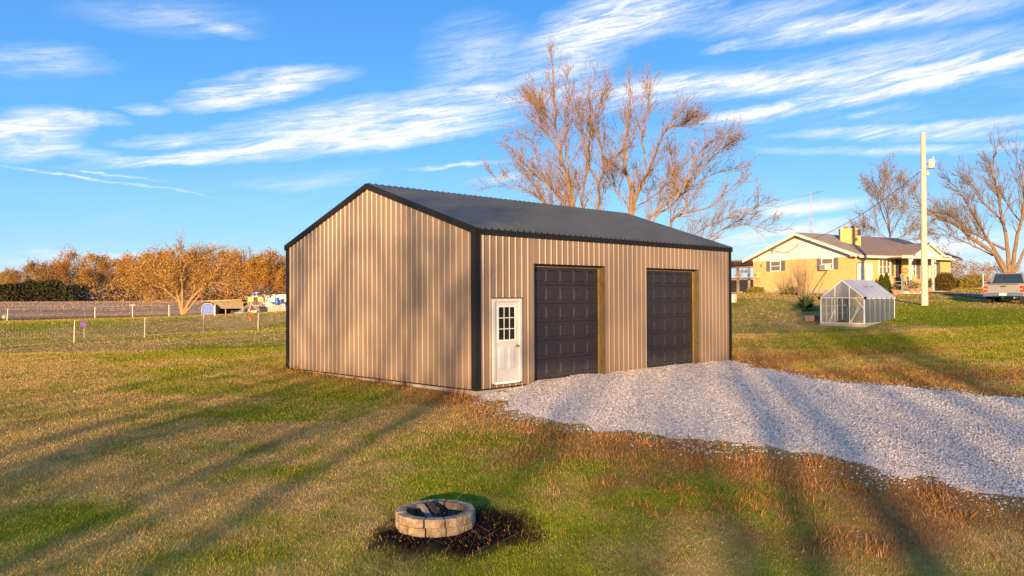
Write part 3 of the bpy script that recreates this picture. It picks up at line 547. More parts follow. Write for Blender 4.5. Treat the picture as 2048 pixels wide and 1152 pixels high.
# ---------------------------------------------------------------- fire ring
def make_pit():
    z = PIT_C[2]-.035; T = thing('fire_pit', 'low round fire ring of two courses of tan wedge stones on scorched ground', 'fire pit', (PIT_C[0], PIT_C[1], z))
    rng = random.Random(4); n = 12; ro, ri = .50, .362; h = .108
    tilt = .025
    for c in range(2):
        for i in range(n):
            a0 = 2*math.pi*(i+.12+(.06 if c == 0 else 0))/n; a1 = a0+2*math.pi/n; g = .018; a0 += g; a1 -= g; dr = rng.uniform(-.012, .012); dz = rng.uniform(-.004, .006)
            am = (a0+a1)/2; bulge = .02
            out = [(ro+dr)*np.array((math.cos(t), math.sin(t))) for t in (a0, am, a1)]; out[0] = out[0]*.985; out[2] = out[2]*.985; out[1] = out[1]*(1+bulge*.4)
            inn = [(ri+dr)*np.array((math.cos(t), math.sin(t))) for t in (a1, a0)]
            P = [tuple(p) for p in out+inn]; mb = MB(); mb.prism(P, 2, c*h+.002+dz*c, (c+1)*h-.002+dz); mb.build('stone_block', M['stone'], T, .008)
    def bed(name, r, zz, m, lab, cat):
        mb = MB(); vs = []; k = 22
        for j in range(5):
            for i in range(k): t = 2*math.pi*i/k; q = r*(j+.02)/4; vs.append((q*math.cos(t), q*math.sin(t), zz+.05*math.sin(7*q+i)*.6*(1-j/4)+rng.uniform(0, .02)))
        mb.add(vs, [(j*k+i, j*k+(i+1) % k, (j+1)*k+(i+1) % k, (j+1)*k+i) for j in range(4) for i in range(k)], True); o = mb.build(name, m); o.location = (PIT_C[0], PIT_C[1], z); tag(o, lab, cat, kind='stuff')
    bed('ash_bed', .33, .05, M['ash'], 'grey and black ash inside the fire ring', 'ash')
    rx = Vector((_r[0], _r[1], 0)); fx = Vector((_f[0], _f[1], 0))
    for (a, b, w, h_, mt, lab) in [((-.20, .18, .22), (-.02, -.17, .09), .07, .035, 'oldwood', 'weathered board leaning inside the fire ring, left of the charred one'), ((-.10, .22, .24), (.10, -.14, .10), .075, .04, 'char', 'charred board leaning inside the fire ring, right of the weathered one'),
                                   ((.05, .1, .10), (.27, -.02, .12), .05, .05, 'char', 'short charred stick lying flat in the ring of ash')]:
        o = MB().beam(rx*a[0]+fx*a[1]+Vector((0, 0, a[2])), rx*b[0]+fx*b[1]+Vector((0, 0, b[2])), w, h_).build('charred_board', M[mt], None, .006); o.location = (PIT_C[0], PIT_C[1], z); tag(o, lab, 'board')
make_pit()
# ---------------------------------------------------------------- house
HN = at(1712, 588, 57.3); HA = R(-16); HZ = float(hgt(HN[0], HN[1]))
_hx = np.array([math.cos(HA), math.sin(HA), 0]); _hy = np.array([-math.sin(HA), math.cos(HA), 0])
def hfront(x, y, off=0.):
    """pixel -> (along the front wall, height) on the front wall's plane"""
    d = ray(x, y); t = ((HN-CP)@_hy+off)/(d@_hy); p = CP+d*t-HN; return float(p@_hx), float(p[2]+HN[2]-HZ)
def hgable(x, y, off=0.):
    d = ray(x, y); t = ((HN-CP)@_hx+off)/(d@_hx); p = CP+d*t-HN; return float(p@_hy), float(p[2]+HN[2]-HZ)
def brick_mat():
    m = bpy.data.materials.new('yellow_brick'); m.use_nodes = True; t = NT(m.node_tree); b = t.n['Principled BSDF']; b.inputs['Roughness'].default_value = .9
    tc = t.new('ShaderNodeTexCoord'); s = t.new('ShaderNodeSeparateXYZ'); t.l.new(tc.outputs['Object'], s.inputs[0])
    u = t.m('ADD', s.outputs[0], s.outputs[1]); k = t.new('ShaderNodeTexBrick'); t.l.new(t.comb(u, s.outputs[2], 0.), k.inputs[0])
    k.inputs['Color1'].default_value = (.66, .46, .15, 1); k.inputs['Color2'].default_value = (.57, .385, .12, 1); k.inputs['Mortar'].default_value = (.50, .40, .23, 1); k.inputs['Scale'].default_value = 1
    k.inputs['Mortar Size'].default_value = .012; k.inputs['Brick Width'].default_value = .30; k.inputs['Row Height'].default_value = .11; t.l.new(k.outputs[0], b.inputs['Base Color'])
    bn = t.new('ShaderNodeBump'); bn.inputs['Strength'].default_value = .6; bn.inputs['Distance'].default_value = .02; bn.invert = True; t.l.new(k.outputs[1], bn.inputs['Height']); t.l.new(bn.outputs[0], b.inputs['Normal']); return m
M.update(brick=brick_mat(), shingle=mat('shingle', (.25, .18, .135), .95, .3, 14, bump=.5, bscale=30), shingle2=mat('shingle_grey', (.33, .255, .20), .95, .25, 14, bump=.5), fascia=mat('fascia', (.72, .66, .54), .6, .06, 3), gsiding=mat('gable_siding', (.80, .77, .70), .6, .04, 2),
         shutter=mat('shutter', (.13, .125, .13), .6, .15, 8), rubble=mat('rubble_base', (.36, .30, .27), .95, .35, 6, bump=.9, bscale=9), pane=mat('house_pane', (.16, .13, .10), .1, .3, 2, spec=.6), curtain=mat('curtain', (.62, .50, .30), .7, .1, 9, stretch=(6, 6, .3)),
         cedar=mat('cedar_beam', (.33, .15, .075), .8, .2, 6), darkwood=mat('dark_board', (.045, .035, .03), .85, .3, 6), flue=mat('clay_flue', (.45, .16, .07), .85, .2, 6), grey=mat('grey_metal', (.30, .31, .32), .45, .12, 6, metal=.3), plastic=mat('ivory_case', (.62, .58, .50), .5, .05, 4),
         wire=mat('wire', (.03, .03, .03), .6, .1, 5), planter=mat('terracotta', (.38, .19, .11), .85, .2, 6), green=mat('wreath_green', (.05, .09, .03), .9, .3, 20), rattan=mat('rattan', (.48, .33, .15), .8, .2, 20), chairpaint=mat('chair_paint', (.24, .24, .25), .7, .15, 8), sign=mat('rust_sign', (.42, .14, .05), .7, .25, 9))
def make_house():
    H = thing('brick_house', 'yellow brick ranch house with white gable, chimney and front porch', 'house', (HN[0], HN[1], HZ), HA)
    W = 9.85; L = 11.2; top = hfront(1716, 512)[1]; fz = .32; ev = top-.02
    rise = .345; ridge = ev+.16+rise*W/2
    def win(s0, s1, z0, z1, wall, n=1, sash=True, pm='pane'):
        """window set proud of the wall; wall 'f' (faces -y) or 'g' (faces -x)"""
        def bx(mb, a, b, d0, d1, za, zb): return mb.box(a, b, -d1, -d0, za, zb) if wall == 'f' else mb.box(-d1, -d0, a, b, za, zb)
        f = MB(); w = .07; bx(f, s0, s1, .0, .05, z1-w, z1); bx(f, s0, s1, .0, .06, z0, z0+w); step = (s1-s0)/n
        for i in range(n+1): c = s0+i*step; bx(f, max(s0, c-w/2-(w/2 if i == n else 0)), min(s1, c+w/2+(w/2 if i == 0 else 0)), .0, .05, z0+w, z1-w)
        F = f.build('window', M['white2'], H)
        for i in range(n):
            a = s0+i*step+w*(1. if i == 0 else .5); b = s0+(i+1)*step-w*(1. if i == n-1 else .5); zs = [(z0+w, (z0+z1)/2-.02), ((z0+z1)/2+.02, z1-w)] if sash else [(z0+w, z1-w)]
            for za, zb in zs: bx(MB(), a, b, .005, .02, za, zb).build('pane', M[pm], F)
            if sash: bx(MB(), a, b, .005, .04, (z0+z1)/2-.02, (z0+z1)/2+.02).build('sash_rail', M['white2'], F)
        return F
    def shut(s0, s1, z0, z1, wall):
        P = MB(); bx = (lambda mb, a, b, d0, d1, za, zb: mb.box(a, b, -d1, -d0, za, zb)) if wall == 'f' else (lambda mb, a, b, d0, d1, za, zb: mb.box(-d1, -d0, a, b, za, zb))
        bx(P, s0, s1, .0, .03, z0, z1); S = P.build('shutter', M['shutter'], H)
        n = 9
        for i in range(n): za = z0+.05+(z1-z0-.1)*i/n; bx(MB(), s0+.04, s1-.04, .03, .042, za, za+(z1-z0-.1)/n*.7).build('slat', M['shutter'], S)
    # walls
    MB().prism([(0, 0), (L, 0), (L, W), (0, W)], 2, fz, ev).build('wall', M['brick'], H)
    MB().prism([(-.05, -.05), (L+.05, -.05), (L+.05, W+.05), (-.05, W+.05)], 2, -.8, fz-.002).build('foundation', M['rubble'], H)
    gz0 = ev+.0
    MB().prism([(-.02, gz0), (W+.02, gz0), (W+.02, gz0+.16), (W/2, ridge-.03), (-.02, gz0+.16)], 0, -.03, L).build('gable_siding', M['gsiding'], H)
    for i in range(9):
        z = gz0+.1+i*.18; hw = (ridge-z-.1)/rise
        if hw > .3: MB().box(-.045, -.031, W/2-min(hw, W/2), W/2+min(hw, W/2), z, z+.02).build('siding_lap', M['gsiding'], H)
    # roof: main slopes with thickness; greyer bay over the gable end up to the valley
    oh = .55; t = .14
    def rz(y): return ridge-rise*abs(y-W/2)
    for y0, y1 in ((-oh, W/2), (W/2, W+oh)):
        MB().prism([(y0, rz(y0)), (y1, rz(y1)), (y1, rz(y1)+t), (y0, rz(y0)+t)], 0, -.62, L+.5).build('roof', M['shingle'], H)
    vy = -oh+.02; mb = MB(); z = lambda y: rz(y)+t
    mb.add([(-.6, vy, z(vy)+.006), (-.05, vy, z(vy)+.006), (3.4, W/2-.02, z(W/2)+.0), (-.6, W/2-.02, z(W/2)+.0), (-.6, vy, z(vy)+.05), (-.05, vy, z(vy)+.05), (3.4, W/2-.02, z(W/2)+.05), (-.6, W/2-.02, z(W/2)+.05)], [(4, 5, 6, 7), (0, 1, 5, 4), (1, 2, 6, 5), (2, 3, 7, 6), (3, 0, 4, 7), (3, 2, 1, 0)]); mb.build('roof_bay', M['shingle2'], H)
    for (ya, yb) in ((-oh-.03, W/2), (W+oh+.03, W/2)): MB().prism([(ya, rz(ya)-.06), (yb, rz(yb)-.04), (yb, rz(yb)+t+.02), (ya, rz(ya)+t+.02)], 0, -.66, -.621).build('bargeboard', M['fascia'], H)
    MB().box(-.6, .05, -oh, -.01, ev-.03, ev+.1).build('eave_return', M['fascia'], H)
    MB().box(.06, L+.4, -oh, -.01, ev-.01, ev+.03).build('soffit', M['fascia'], H)
    MB().box(-.3, L+.5, -oh-.13, -oh-.001, rz(-oh)-.10, rz(-oh)+.06).build('gutter', M['fascia'], H)
    MB().path([(.25, -oh-.06, rz(-oh)-.1), (.25, -oh-.06, rz(-oh)-.25), (.06, -.08, rz(-oh)-.5), (.06, -.08, .1)], .05).build('downspout', M['grey'], H)
    # chimney, set square to the porch front; it stands where its pixel's ray meets the slope
    Dm = min(np.arange(52, 72, .05), key=lambda D: abs((lambda p: p[2]-HZ-(rz((p-HN)@_hy)+t))(at(1701, 487, D)))); cp = at(1701, 487, Dm)-HN; cx, cy = float(cp@_hx), float(cp@_hy)
    nz = R(210)-HA; wv = Vector((-math.sin(nz), math.cos(nz), 0)); dv = Vector((math.cos(nz), math.sin(nz), 0)); zb = rz(cy)-.5; zt = hfront(1701, 459, cy)[1]
    def cbox(w, d0, d1, z0, z1): c = Vector((cx, cy, 0)); q = [c+wv*sx*w+dv*dd for sx, dd in ((-1, d0), (1, d0), (1, d1), (-1, d1))]; return MB().prism([(v.x, v.y) for v in q], 2, z0, z1)
    Cm = cbox(.72, -.85, .05, zb, zt).build('chimney', M['brick'], H); cbox(.75, -.88, .08, zt, zt+.07).build('chimney_cap', M['brick'], Cm)
    for k in (-.25, .22): v = Vector((cx, cy, 0))+wv*k-dv*.4; MB().tube((v.x, v.y, zt+.07), (v.x, v.y, zt+.3), .16, .14, 12).build('flue', M['flue'], Cm)
    # gable windows
    for (xa, xb, ya, yb) in ((1541, 1562, 520, 543), (1643, 1667, 514.5, 540)):
        s1, _ = hgable(xa, 530); s0, _ = hgable(xb, 530); _, zt = hgable((xa+xb)/2, ya); _, zb = hgable((xa+xb)/2, yb)
        win(s0, s1, zb, min(zt, ev-.02), 'g'); sw = .42; shut(s1+.01, s1+sw, zb+.02, min(zt, ev-.04), 'g'); shut(s0-sw, s0-.01, zb+.02, min(zt, ev-.04), 'g')
    s1, _ = hgable(1645.5, 535); s0, _ = hgable(1662, 535); _, zt = hgable(1653, 529.5); _, zb = hgable(1653, 540)
    A = MB().box(-.42, -.02, s0, s1, zb, zt).build('window_air_conditioner', M['plastic'], H, .02)
    MB().box(-.428, -.421, s0+.2, s1-.03, zb+.03, zt-.03).build('grille', M['grey'], A)
    for i in range(6): q = zb+.05+i*(zt-zb-.1)/6; MB().box(-.436, -.429, s0+.22, s1-.05, q, q+.02).build('louvre', M['grey'], A)
    # meter, conduit and service mast
    s, zm = hgable(1515, 550); B = MB().box(-.16, -.005, s-.17, s+.17, zm-.28, zm+.25).build('meter_box', M['brick'], H); MB().tube((-.165, s, zm), (-.22, s, zm), .1, n=12).build('meter_dial', M['grey'], B)
    MB().path([(-.05, s, zm+.25), (-.05, s, ev+.05), (-.07, hgable(1520, 507)[0], hgable(1520, 507)[1]), (-.07, hgable(1535, 503)[0], hgable(1535, 503)[1])], .035).build('conduit', M['grey'], H)
    s2, z2 = hgable(1546, 501); MB().beam((-.03, s2, z2-.25), (-.2, s2, z2+.1), .09).build('mast_bracket', M['grey'], H)
    s, zm = hgable(1524, 531); MB().box(-.10, -.005, s-.1, s+.1, zm-.12, zm+.12).build('junction_box', M['grey'], H)
    # front wall: french doors, triple window, shutters, entrance
    a, zt = hfront(1715, 526); b, _ = hfront(1744, 526.5); zb = .25; F = MB().box(a, b, -.05, 0, zt-.12, zt).box(a, a+.1, -.05, 0, zb, zt-.12).box(b-.1, b, -.05, 0, zb, zt-.12).build('french_doors', M['white2'], H)
    n = 3; st = (b-a-.2)/n
    for i in range(n):
        x0 = a+.1+i*st; MB().box(x0+.01, x0+st-.01, -.035, -.001, zb, zt-.125).build('door_leaf', M['white2'], F); MB().box(x0+.13, x0+st-.13, -.044, -.036, zb+.25, zt-.28).build('pane', M['curtain'], F)
    a, zt = hfront(1757, 518); b, _ = hfront(1780, 519.5); zb = hfront(1768, 549)[1]; win(a, b, zb, min(zt, ev-.05), 'f', 3)
    a, zt = hfront(1782.5, 519); b, _ = hfront(1787, 520); shut(a, b, hfront(1785, 552)[1], min(zt, ev-.04), 'f')
    a, _ = hfront(1791, 520); b, _ = hfront(1801, 520); MB().box(a, b, -.06, -.001, .3, ev-.12).build('entry_dark_panel', M['darkwood'], H)  # flat dark panel set proud of the wall, no opening behind it
    a, zt = hfront(1803, 524); b, _ = hfront(1809, 524)
    a, _ = hfront(1824, 522); b, _ = hfront(1831, 522); win(a, b, 1.2, ev-.15, 'f', 1, True, 'pane'); shut(b+.06, b+.5, 1.1, ev-.14, 'f')
    a, _ = hfront(1862, 526); b, _ = hfront(1867, 526); win(a-.2, b+.2, 1.2, ev-.2, 'f', 1); a, _ = hfront(1869, 526); shut(a+.25, a+.7, 1.15, ev-.15, 'f')
    # porch: gabled hood on posts, slab and steps
    pa, _ = hfront(1795, 510, -1.6); pb, _ = hfront(1884, 510, -1.6); pd = 2.1; MB().box(pa, pb, -pd, -.01, -.5, .22).build('porch_slab', M['concrete'], H)
    st, _ = hfront(1796, 575, -2.4); MB().box(pa+.1, pa+1.9, -pd-.75, -pd-.001, -.5, .05).build('porch_step', M['white'], H); MB().box(pa+.1, pa+1.9, -pd-.35, -pd-.001, .051, .2).build('porch_step', M['white'], H)
    ga, _ = hfront(1829, 508, -pd); gb, _ = hfront(1879, 512, -pd); gm = (ga+gb)/2; gr = (gb-ga)/2*.5+.02; pz = ev-.08
    for x0, x1 in ((ga-.25, gm), (gm, gb+.25)):
        q = lambda x: pz+.2+gr*(1-abs(x-gm)/((gb-ga)/2)); MB().prism([(x0, q(x0)), (x1, q(x1)), (x1, q(x1)+.12), (x0, q(x0)+.12)], 1, -pd-.25, 2.6).build('porch_roof', M['shingle'], H)
        MB().prism([(x0, q(x0)-.07), (x1, q(x1)-.07), (x1, q(x1)+.13), (x0, q(x0)+.13)], 1, -pd-.29, -pd-.251).build('porch_bargeboard', M['fascia'], H)
    MB().prism([(ga, pz+.1), (gb, pz+.1), (gb, pz+.2), (gm, pz+.2+gr), (ga, pz+.2)], 1, -pd-.02, -pd+.05).build('porch_gable', M['gsiding'], H)
    MB().box(pa-.1, gb+.35, -pd-.1, -pd+.08, pz-.1, pz+.098).build('porch_beam', M['fascia'], H); MB().box(pa, gb+.3, -pd+.09, -.01, pz+.0, pz+.04).build('porch_ceiling', M['fascia'], H)
    MB().add([(gb, -pd-.3, pz+.1), (gb+1.0, -pd-.3, pz+.02), (gb+1.0, -.0, pz+.02), (gb, 0, pz+.3), (gb, -pd-.3, pz+.2), (gb+1.0, -pd-.3, pz+.12), (gb+1., 0, pz+.12), (gb, 0, pz+.45)], [(4, 5, 6, 7), (0, 1, 5, 4), (1, 2, 6, 5), (2, 3, 7, 6), (3, 0, 4, 7), (3, 2, 1, 0)]).build('porch_roof_skirt', M['fascia'], H)
    for px in (1820.5, 1866): x, _ = hfront(px, 540, -pd); P = MB().box(x-.07, x+.07, -pd-.05, -pd+.07, .22, pz-.1).build('porch_post', M['white'], H); MB().beam((x, -pd, pz-.45), (x+.35, -pd, pz-.1), .06).build('post_bracket', M['white'], P)
    # things on the porch
    def onporch(px, dy): x, _ = hfront(px, 560, -dy); return H.matrix_world @ Vector((x, -dy, .22))
    bpy.context.view_layer.update()
    def chair(px, dy, rz_, label, m='chairpaint'):
        p = onporch(px, dy); T = thing('rocking_chair', label, 'chair', p, HA+rz_, 'rocking chairs on the house porch')
        MB().box(-.28, .28, -.26, .26, .40, .44).build('seat', M[m], T)
        for i in range(5): x = -.24+i*.12; MB().beam((x, .25, .44), (x, .45, 1.15), .07, .02, (0, 1, 0)).build('back_slat', M[m], T)
        MB().box(-.3, .3, .40, .45, 1.1, 1.2).build('top_rail', M[m], T)
        for s in (-1, 1):
            MB().beam((s*.27, -.24, .03), (s*.27, -.24, .66), .05).build('front_leg', M[m], T); MB().beam((s*.27, .24, .03), (s*.27, .3, .66), .05).build('rear_leg', M[m], T); MB().beam((s*.29, -.3, .67), (s*.29, .34, .67), .08, .03).build('armrest', M[m], T)
            MB().path([(s*.27, -.42, .08), (s*.27, -.2, .02), (s*.27, .2, .02), (s*.27, .5, .12)], .022).build('rocker', M[m], T)
    chair(1797, 1.2, .5, 'grey rocking chair on the porch beside the dark entrance'); chair(1816, 1.6, .2, 'grey rocking chair next to the porch post')
    chair(1837, 1.3, -.2, 'grey rocking chair on the porch under the green window', 'rattan')
    p = onporch(1809, .05); T = thing('porch_sign', 'oval rust-coloured sign hung on the porch wall', 'sign', p, HA); mb = MB(); n = 18
    zc = hfront(1809, 541.5, -.06)[1]-.22; mb.prism([(.42*math.cos(2*math.pi*i/n), zc+.2*math.sin(2*math.pi*i/n)) for i in range(n)], 1, -.04, .0); mb.build('board', M['sign'], T); MB().prism([(.3*math.cos(2*math.pi*i/n), zc+.11*math.sin(2*math.pi*i/n)) for i in range(n)], 1, -.05, -.041).build('centre', M['rattan'], T)
    labs = ['small potted plant at the foot of the porch step', 'tall potted shrub beside the porch post', 'potted flowers left of the utility pole on the porch edge', 'round pot of greenery at the corner of the porch']
    for i, (px, dy, r, h) in enumerate(((1790, 2.9, .26, .5), (1822, 2.45, .22, .75), (1834, 2.5, .25, .55), (1859, 2.3, .22, .6))):
        x, _ = hfront(px, 572, -dy); p = H.matrix_world @ Vector((x, -dy, 0)); p.z = float(hgt(p.x, p.y)); T = thing('potted_plant', labs[i], 'plant', p, 0, 'potted plants round the porch'); MB().lathe(0, 0, [(r*.6, 0), (r, .32), (r*1.05, .36), (r*.9, .36)], 12).build('pot', M['planter'], T)
        leaf_ball('foliage', (0, 0, .36+h*.4), (r*1.3, r*1.3, h*.55), 170, .09, M['leaf_porch'], T, 40+i)
def leaf_ball(name, c, rad, n, size, m, parent, seed, hollow=.45, V0=None):
    """leaf-sized quads through an ellipsoid"""
    g = np.random.default_rng(seed); d = g.normal(size=(n, 3)); d /= np.linalg.norm(d, axis=1)[:, None]; r = (hollow+(1-hollow)*g.random(n))[:, None]*(.82+.3*g.random(n))[:, None]
    P = np.array(c)+d*r*np.array(rad); return leaf_quads(name, P, size, m, parent, g)
def leaf_quads(name, P, size, m, parent, g, flat=0.):
    n = len(P); a = g.normal(size=(n, 3)); a /= np.linalg.norm(a, axis=1)[:, None]; b = g.normal(size=(n, 3)); b -= a*(a*b).sum(1)[:, None]; b /= np.linalg.norm(b, axis=1)[:, None]
    s = size*(.6+.8*g.random(n))[:, None]; a = a*s*.5; b = b*s*.32
    V = np.stack([P-a, P+b, P+a, P-b], 1).reshape(-1, 3); return big_mesh(name, V, np.arange(n*4).reshape(n, 4), m, parent)
def make_stubble():
    g = np.random.default_rng(91); n = 150000; t = g.random(n)**1.5*175+.3; s_ = g.uniform(-150, 190, n)
    x = FLD0[0]+s_*_fd[0]+t*_fn[0]; y = FLD0[1]+s_*_fd[1]+t*_fn[1]; a = fbm(s_*.05, t*.22, 14, 4); k = g.random(n) < .25+1.1*sstep(.3, .7, a); x, y, t, a = x[k], y[k], t[k], a[k]; n = len(x)
    c = np.array([.62, .36, .185])*(.45+.8*g.random((n, 1)))*(.5+.9*a[:, None])*(.6+.4*sstep(4, 22, t))[:, None]
    o = blades('crop_stubble', x, y, (.07+.13*g.random(n))*(1+t*.004), .07+.0012*t, .2+.6*g.random(n), c, M['blade'], g); tag(o, 'tan crop stubble and clods over the plowed field', 'stubble', kind='stuff')
M['leaf_porch'] = leaf_mat('porch_leaf', [(.05, .09, .02), (.1, .12, .04), (.25, .12, .08), (.08, .13, .04)])
make_grass(); make_weeds(); make_stubble()
make_house()
# ---------------------------------------------------------------- greenhouse
M['poly_side'] = glass_mat('clear_sheet', (.99, .99, .98), .30, .10); M['poly_roof'] = leaf_mat('frosted_sheet', [(.62, .66, .74), (.66, .70, .78)], .45); M['alu'] = mat('aluminium', (.72, .72, .70), .4, .05, 4, metal=.2)
def make_greenhouse():
    w, l, hs, hr = 1.98, 3.62, 1.30, 2.10; M['soil'] = mat('greenhouse_floor', (.22, .19, .16), .95, .3, 6, bump=.5); T = thing('greenhouse', 'small clear-panelled greenhouse with pale blue-white roof on the lawn', 'greenhouse', GH+np.array([0, 0, .0]))
    b = .13; MB().box(-.06, l+.25, -.06, .04, -.3, b).build('base_rail', M['concrete'], T); MB().box(-.06, .04, .041, w+.06, -.3, b).build('base_rail', M['concrete'], T); MB().box(.041, l+.06, w-.04, w+.06, -.3, b).build('base_rail', M['concrete'], T); MB().box(l-.04, l+.06, .041, w-.041, -.3, b).build('base_rail', M['concrete'], T)
    MB().box(.05, l-.05, .05, w-.05, -.3, .03).build('soil_bed', M['soil'], T)
    f = .034
    def bar(a, c, name='frame_bar', ww=f): MB().beam(a, c, ww).build(name, M['alu'], T)
    for x in (0, l):
        for y in (0, w): bar((x, y, b), (x, y, hs), 'corner_post', .055)
        bar((x, .028, hs), (x, w-.028, hs), 'tie_bar'); bar((x, 0, hs), (x, w/2, hr), 'rafter'); bar((x, w, hs), (x, w/2, hr), 'rafter')
        for y in (w*.333, w*.667): bar((x, y, b), (x, y, hs+(hr-hs)*.64), 'mullion')
        bar((x, .03, b+.02), (x, w-.03, b+.02), 'sill_bar')
    for y in (0, w):
        bar((.028, y, hs), (l-.028, y, hs), 'eave_bar'); bar((.028, y, b+.02), (l-.028, y, b+.02), 'sill_bar')
        for z in (b+(hs-b)*.36, b+(hs-b)*.68): bar((.028, y, z), (l-.028, y, z), 'side_rail', .03)
        for i in range(1, 6): bar((l*i/6, y, b+.04), (l*i/6, y, hs-.02), 'side_stud', .028)
    bar((-.03, w/2, hr), (l+.03, w/2, hr), 'ridge_bar')
    # open door brace in the front, brace pair in the corner
    for (a, c) in (((.0, w*.68, b+.6), (.0, w*.68+.25, b+.05)), ((.03, .62, b), (.35, .35, b+.95)), ((.03, w*.34, b+.02), (.03, w*.1, b+.75)), ((l-.03, .7, b+.2), (l-.03, .55, hs)), ((0, .05, hs-.45), (.0, .38, hs-.03))): bar(a, c, 'brace', .03)
    def pane(pts, m, name='pane', th=.006):
        v = [Vector(p) for p in pts]; n = (v[1]-v[0]).cross(v[2]-v[0]).normalized()*th; k = len(v); MB().add(v+[p+n for p in v], [tuple(range(k)), tuple(reversed(range(k, 2*k)))]+[(i, i+k, (i+1) % k+k, (i+1) % k) for i in range(k)]).build(name, m, T)
    for y in (-.012, w+.012):
        for i in range(6): pane([(l*i/6+.015, y, b+.03), (l*(i+1)/6-.015, y, b+.03), (l*(i+1)/6-.015, y, hs-.02), (l*i/6+.015, y, hs-.02)], M['poly_side'])
    for x in (-.012, l+.012):
        gz = lambda y: hs+(hr-hs)*(1-abs(y-w/2)/(w/2))-.03
        for ya, yb in ((.03, w*.333-.02), (w*.333+.02, w*.667-.02), (w*.667+.02, w-.03)):
            if not (x < 0 and .5 < ya < 1.): pane([(x, ya, b+.04), (x, yb, b+.04), (x, yb, hs-.03), (x, ya, hs-.03)], M['poly_side'])
        for ya, yb in ((.10, w/2), (w/2, w-.10)): pane([(x, ya, hs+.03), (x, yb, hs+.03), (x, yb, gz(yb)), (x, ya, gz(ya))], M['poly_side'])
    for s in (0, 1):
        ye, yr = (-.06, w/2) if s == 0 else (w+.06, w/2); ze = hs-.02
        for i in range(6):
            x0 = -.05+(l+.1)*i/6+.008; x1 = -.05+(l+.1)*(i+1)/6-.008; pane([(x0, ye, ze+.03), (x1, ye, ze+.03), (x1, yr, hr+.035), (x0, yr, hr+.035)], M['poly_roof'], 'roof_panel', .01)
            if i: MB().beam((x0-.008, ye, ze+.043), (x0-.008, yr, hr+.047), .014).build('roof_bar', M['poly_roof'], T)
        MB().box(-.06, l+.06, ye-.03, ye+.03, ze-.04, ze+.02).build('gutter', M['alu'], T)
        for i in range(7): x = l*i/6; MB().box(x-.025, x+.025, ye-.045, ye-.031, ze-.035, ze+.02).build('gutter_clip', M['trim'], T)
    for x0 in (l*.36, l*.58):
        k = .55; yv = -.06+(w/2+.06)*k; zv = hs+.01+(hr-hs)*k
        MB().beam((x0, yv, zv+.075), (x0+.42, yv, zv+.075), .05, .04).build('vent_handle', M['grey'], T); 
    for x, y in ((-.02, -.06), (-.02, w+.06)): MB().box(x-.05, x+.03, y-.05, y+.05, hs-.07, hs+.05).build('corner_cap', M['trim'], T)
make_greenhouse()
# ---------------------------------------------------------------- utility pole, wires, antenna tower
M['pole'] = mat('weathered_pole', (.60, .48, .36), .9, .2, 4, bump=.5, stretch=(5, 5, .25), bscale=20); M['can'] = mat('transformer_paint', (.55, .50, .42), .5, .1, 6); M['porcelain'] = mat('porcelain', (.55, .42, .30), .25, .1, 5)
UP = ground_at(1849.3, 610, 43)
def make_pole():
    T = thing('utility_pole', 'tall pale wooden utility pole with a small transformer', 'utility pole', UP)
    topc = at(1846.2, 266, 43); h = topc[2]-UP[2]; tx = topc[0]-UP[0]; ty = topc[1]-UP[1]; mb = MB(); n = 14; vs = []; K = 12
    for k in range(K+1):
        f = k/K; r = .185-.068*f
        for i in range(n): t = 2*math.pi*i/n; vs.append((tx*f+r*math.cos(t), ty*f+r*math.sin(t), -.3+(h+.3)*f))
    mb.add(vs, [(k*n+i, k*n+(i+1) % n, (k+1)*n+(i+1) % n, (k+1)*n+i) for k in range(K) for i in range(n)], True); mb.add(vs[-n:], [tuple(range(n))]); mb.build('pole', M['pole'], T)
    rr = Vector((_r[0], _r[1], 0)).normalized(); c = Vector(at(1862.5, 327, 43)-UP); c.z += 0; x = c-rr*0
    q = at(1862.5, 336, 43)-UP; Cn = MB().lathe(q[0], q[1], [(.17, q[2]), (.18, q[2]+.03), (.18, q[2]+.42), (.15, q[2]+.47), (.05, q[2]+.5)], 16).build('transformer', M['can'], T)
    MB().lathe(q[0]+.08, q[1]-.08, [(.035, q[2]+.46), (.05, q[2]+.5), (.03, q[2]+.54), (.045, q[2]+.57), (.02, q[2]+.63)], 10).build('bushing', M['porcelain'], Cn)
    MB().tube((q[0], q[1], q[2]-.012), (q[0], q[1], q[2]+.0), .19, n=16).build('base_ring', M['grey'], Cn)
    for z in (q[2]+.05, q[2]+.34): p = Vector((q[0], q[1], z)); MB().beam(p-rr*.17, p-rr*.40, .06).build('bracket', M['grey'], Cn); MB().tube(p+rr*.17, p+rr*.28, .025, n=8).build('terminal', M['porcelain'], Cn)
    q = at(1855, 349, 43)-UP; Lm = MB().lathe(q[0], q[1], [(.10, q[2]-.05), (.13, q[2]), (.06, q[2]+.1), (.04, q[2]+.2)], 12).build('yard_lamp', M['porcelain'], T); p = Vector((q[0], q[1], q[2]+.18)); MB().tube(p, p-rr*.28+Vector((0, 0, .06)), .025, n=8).build('lamp_arm', M['grey'], Lm)
    q = at(1843.2, 341, 43)-UP; MB().box(q[0]-.05, q[0]+.05, q[1]-.05, q[1]+.05, q[2]-.05, q[2]+.08).build('cleat', M['grey'], T)
make_pole()
def sag(a, b, s, n=14):
    a = Vector(a); b = Vector(b); return [a.lerp(b, i/n)-Vector((0, 0, s*4*(i/n)*(1-i/n))) for i in range(n+1)]
def hw(p): return Vector((HN[0], HN[1], HZ))+Vector(_hx)*p[0]+Vector(_hy)*p[1]+Vector((0, 0, p[2]))
_s2, _z2 = hgable(1547, 500.5); _m = hw((-.21, _s2, _z2+.1))
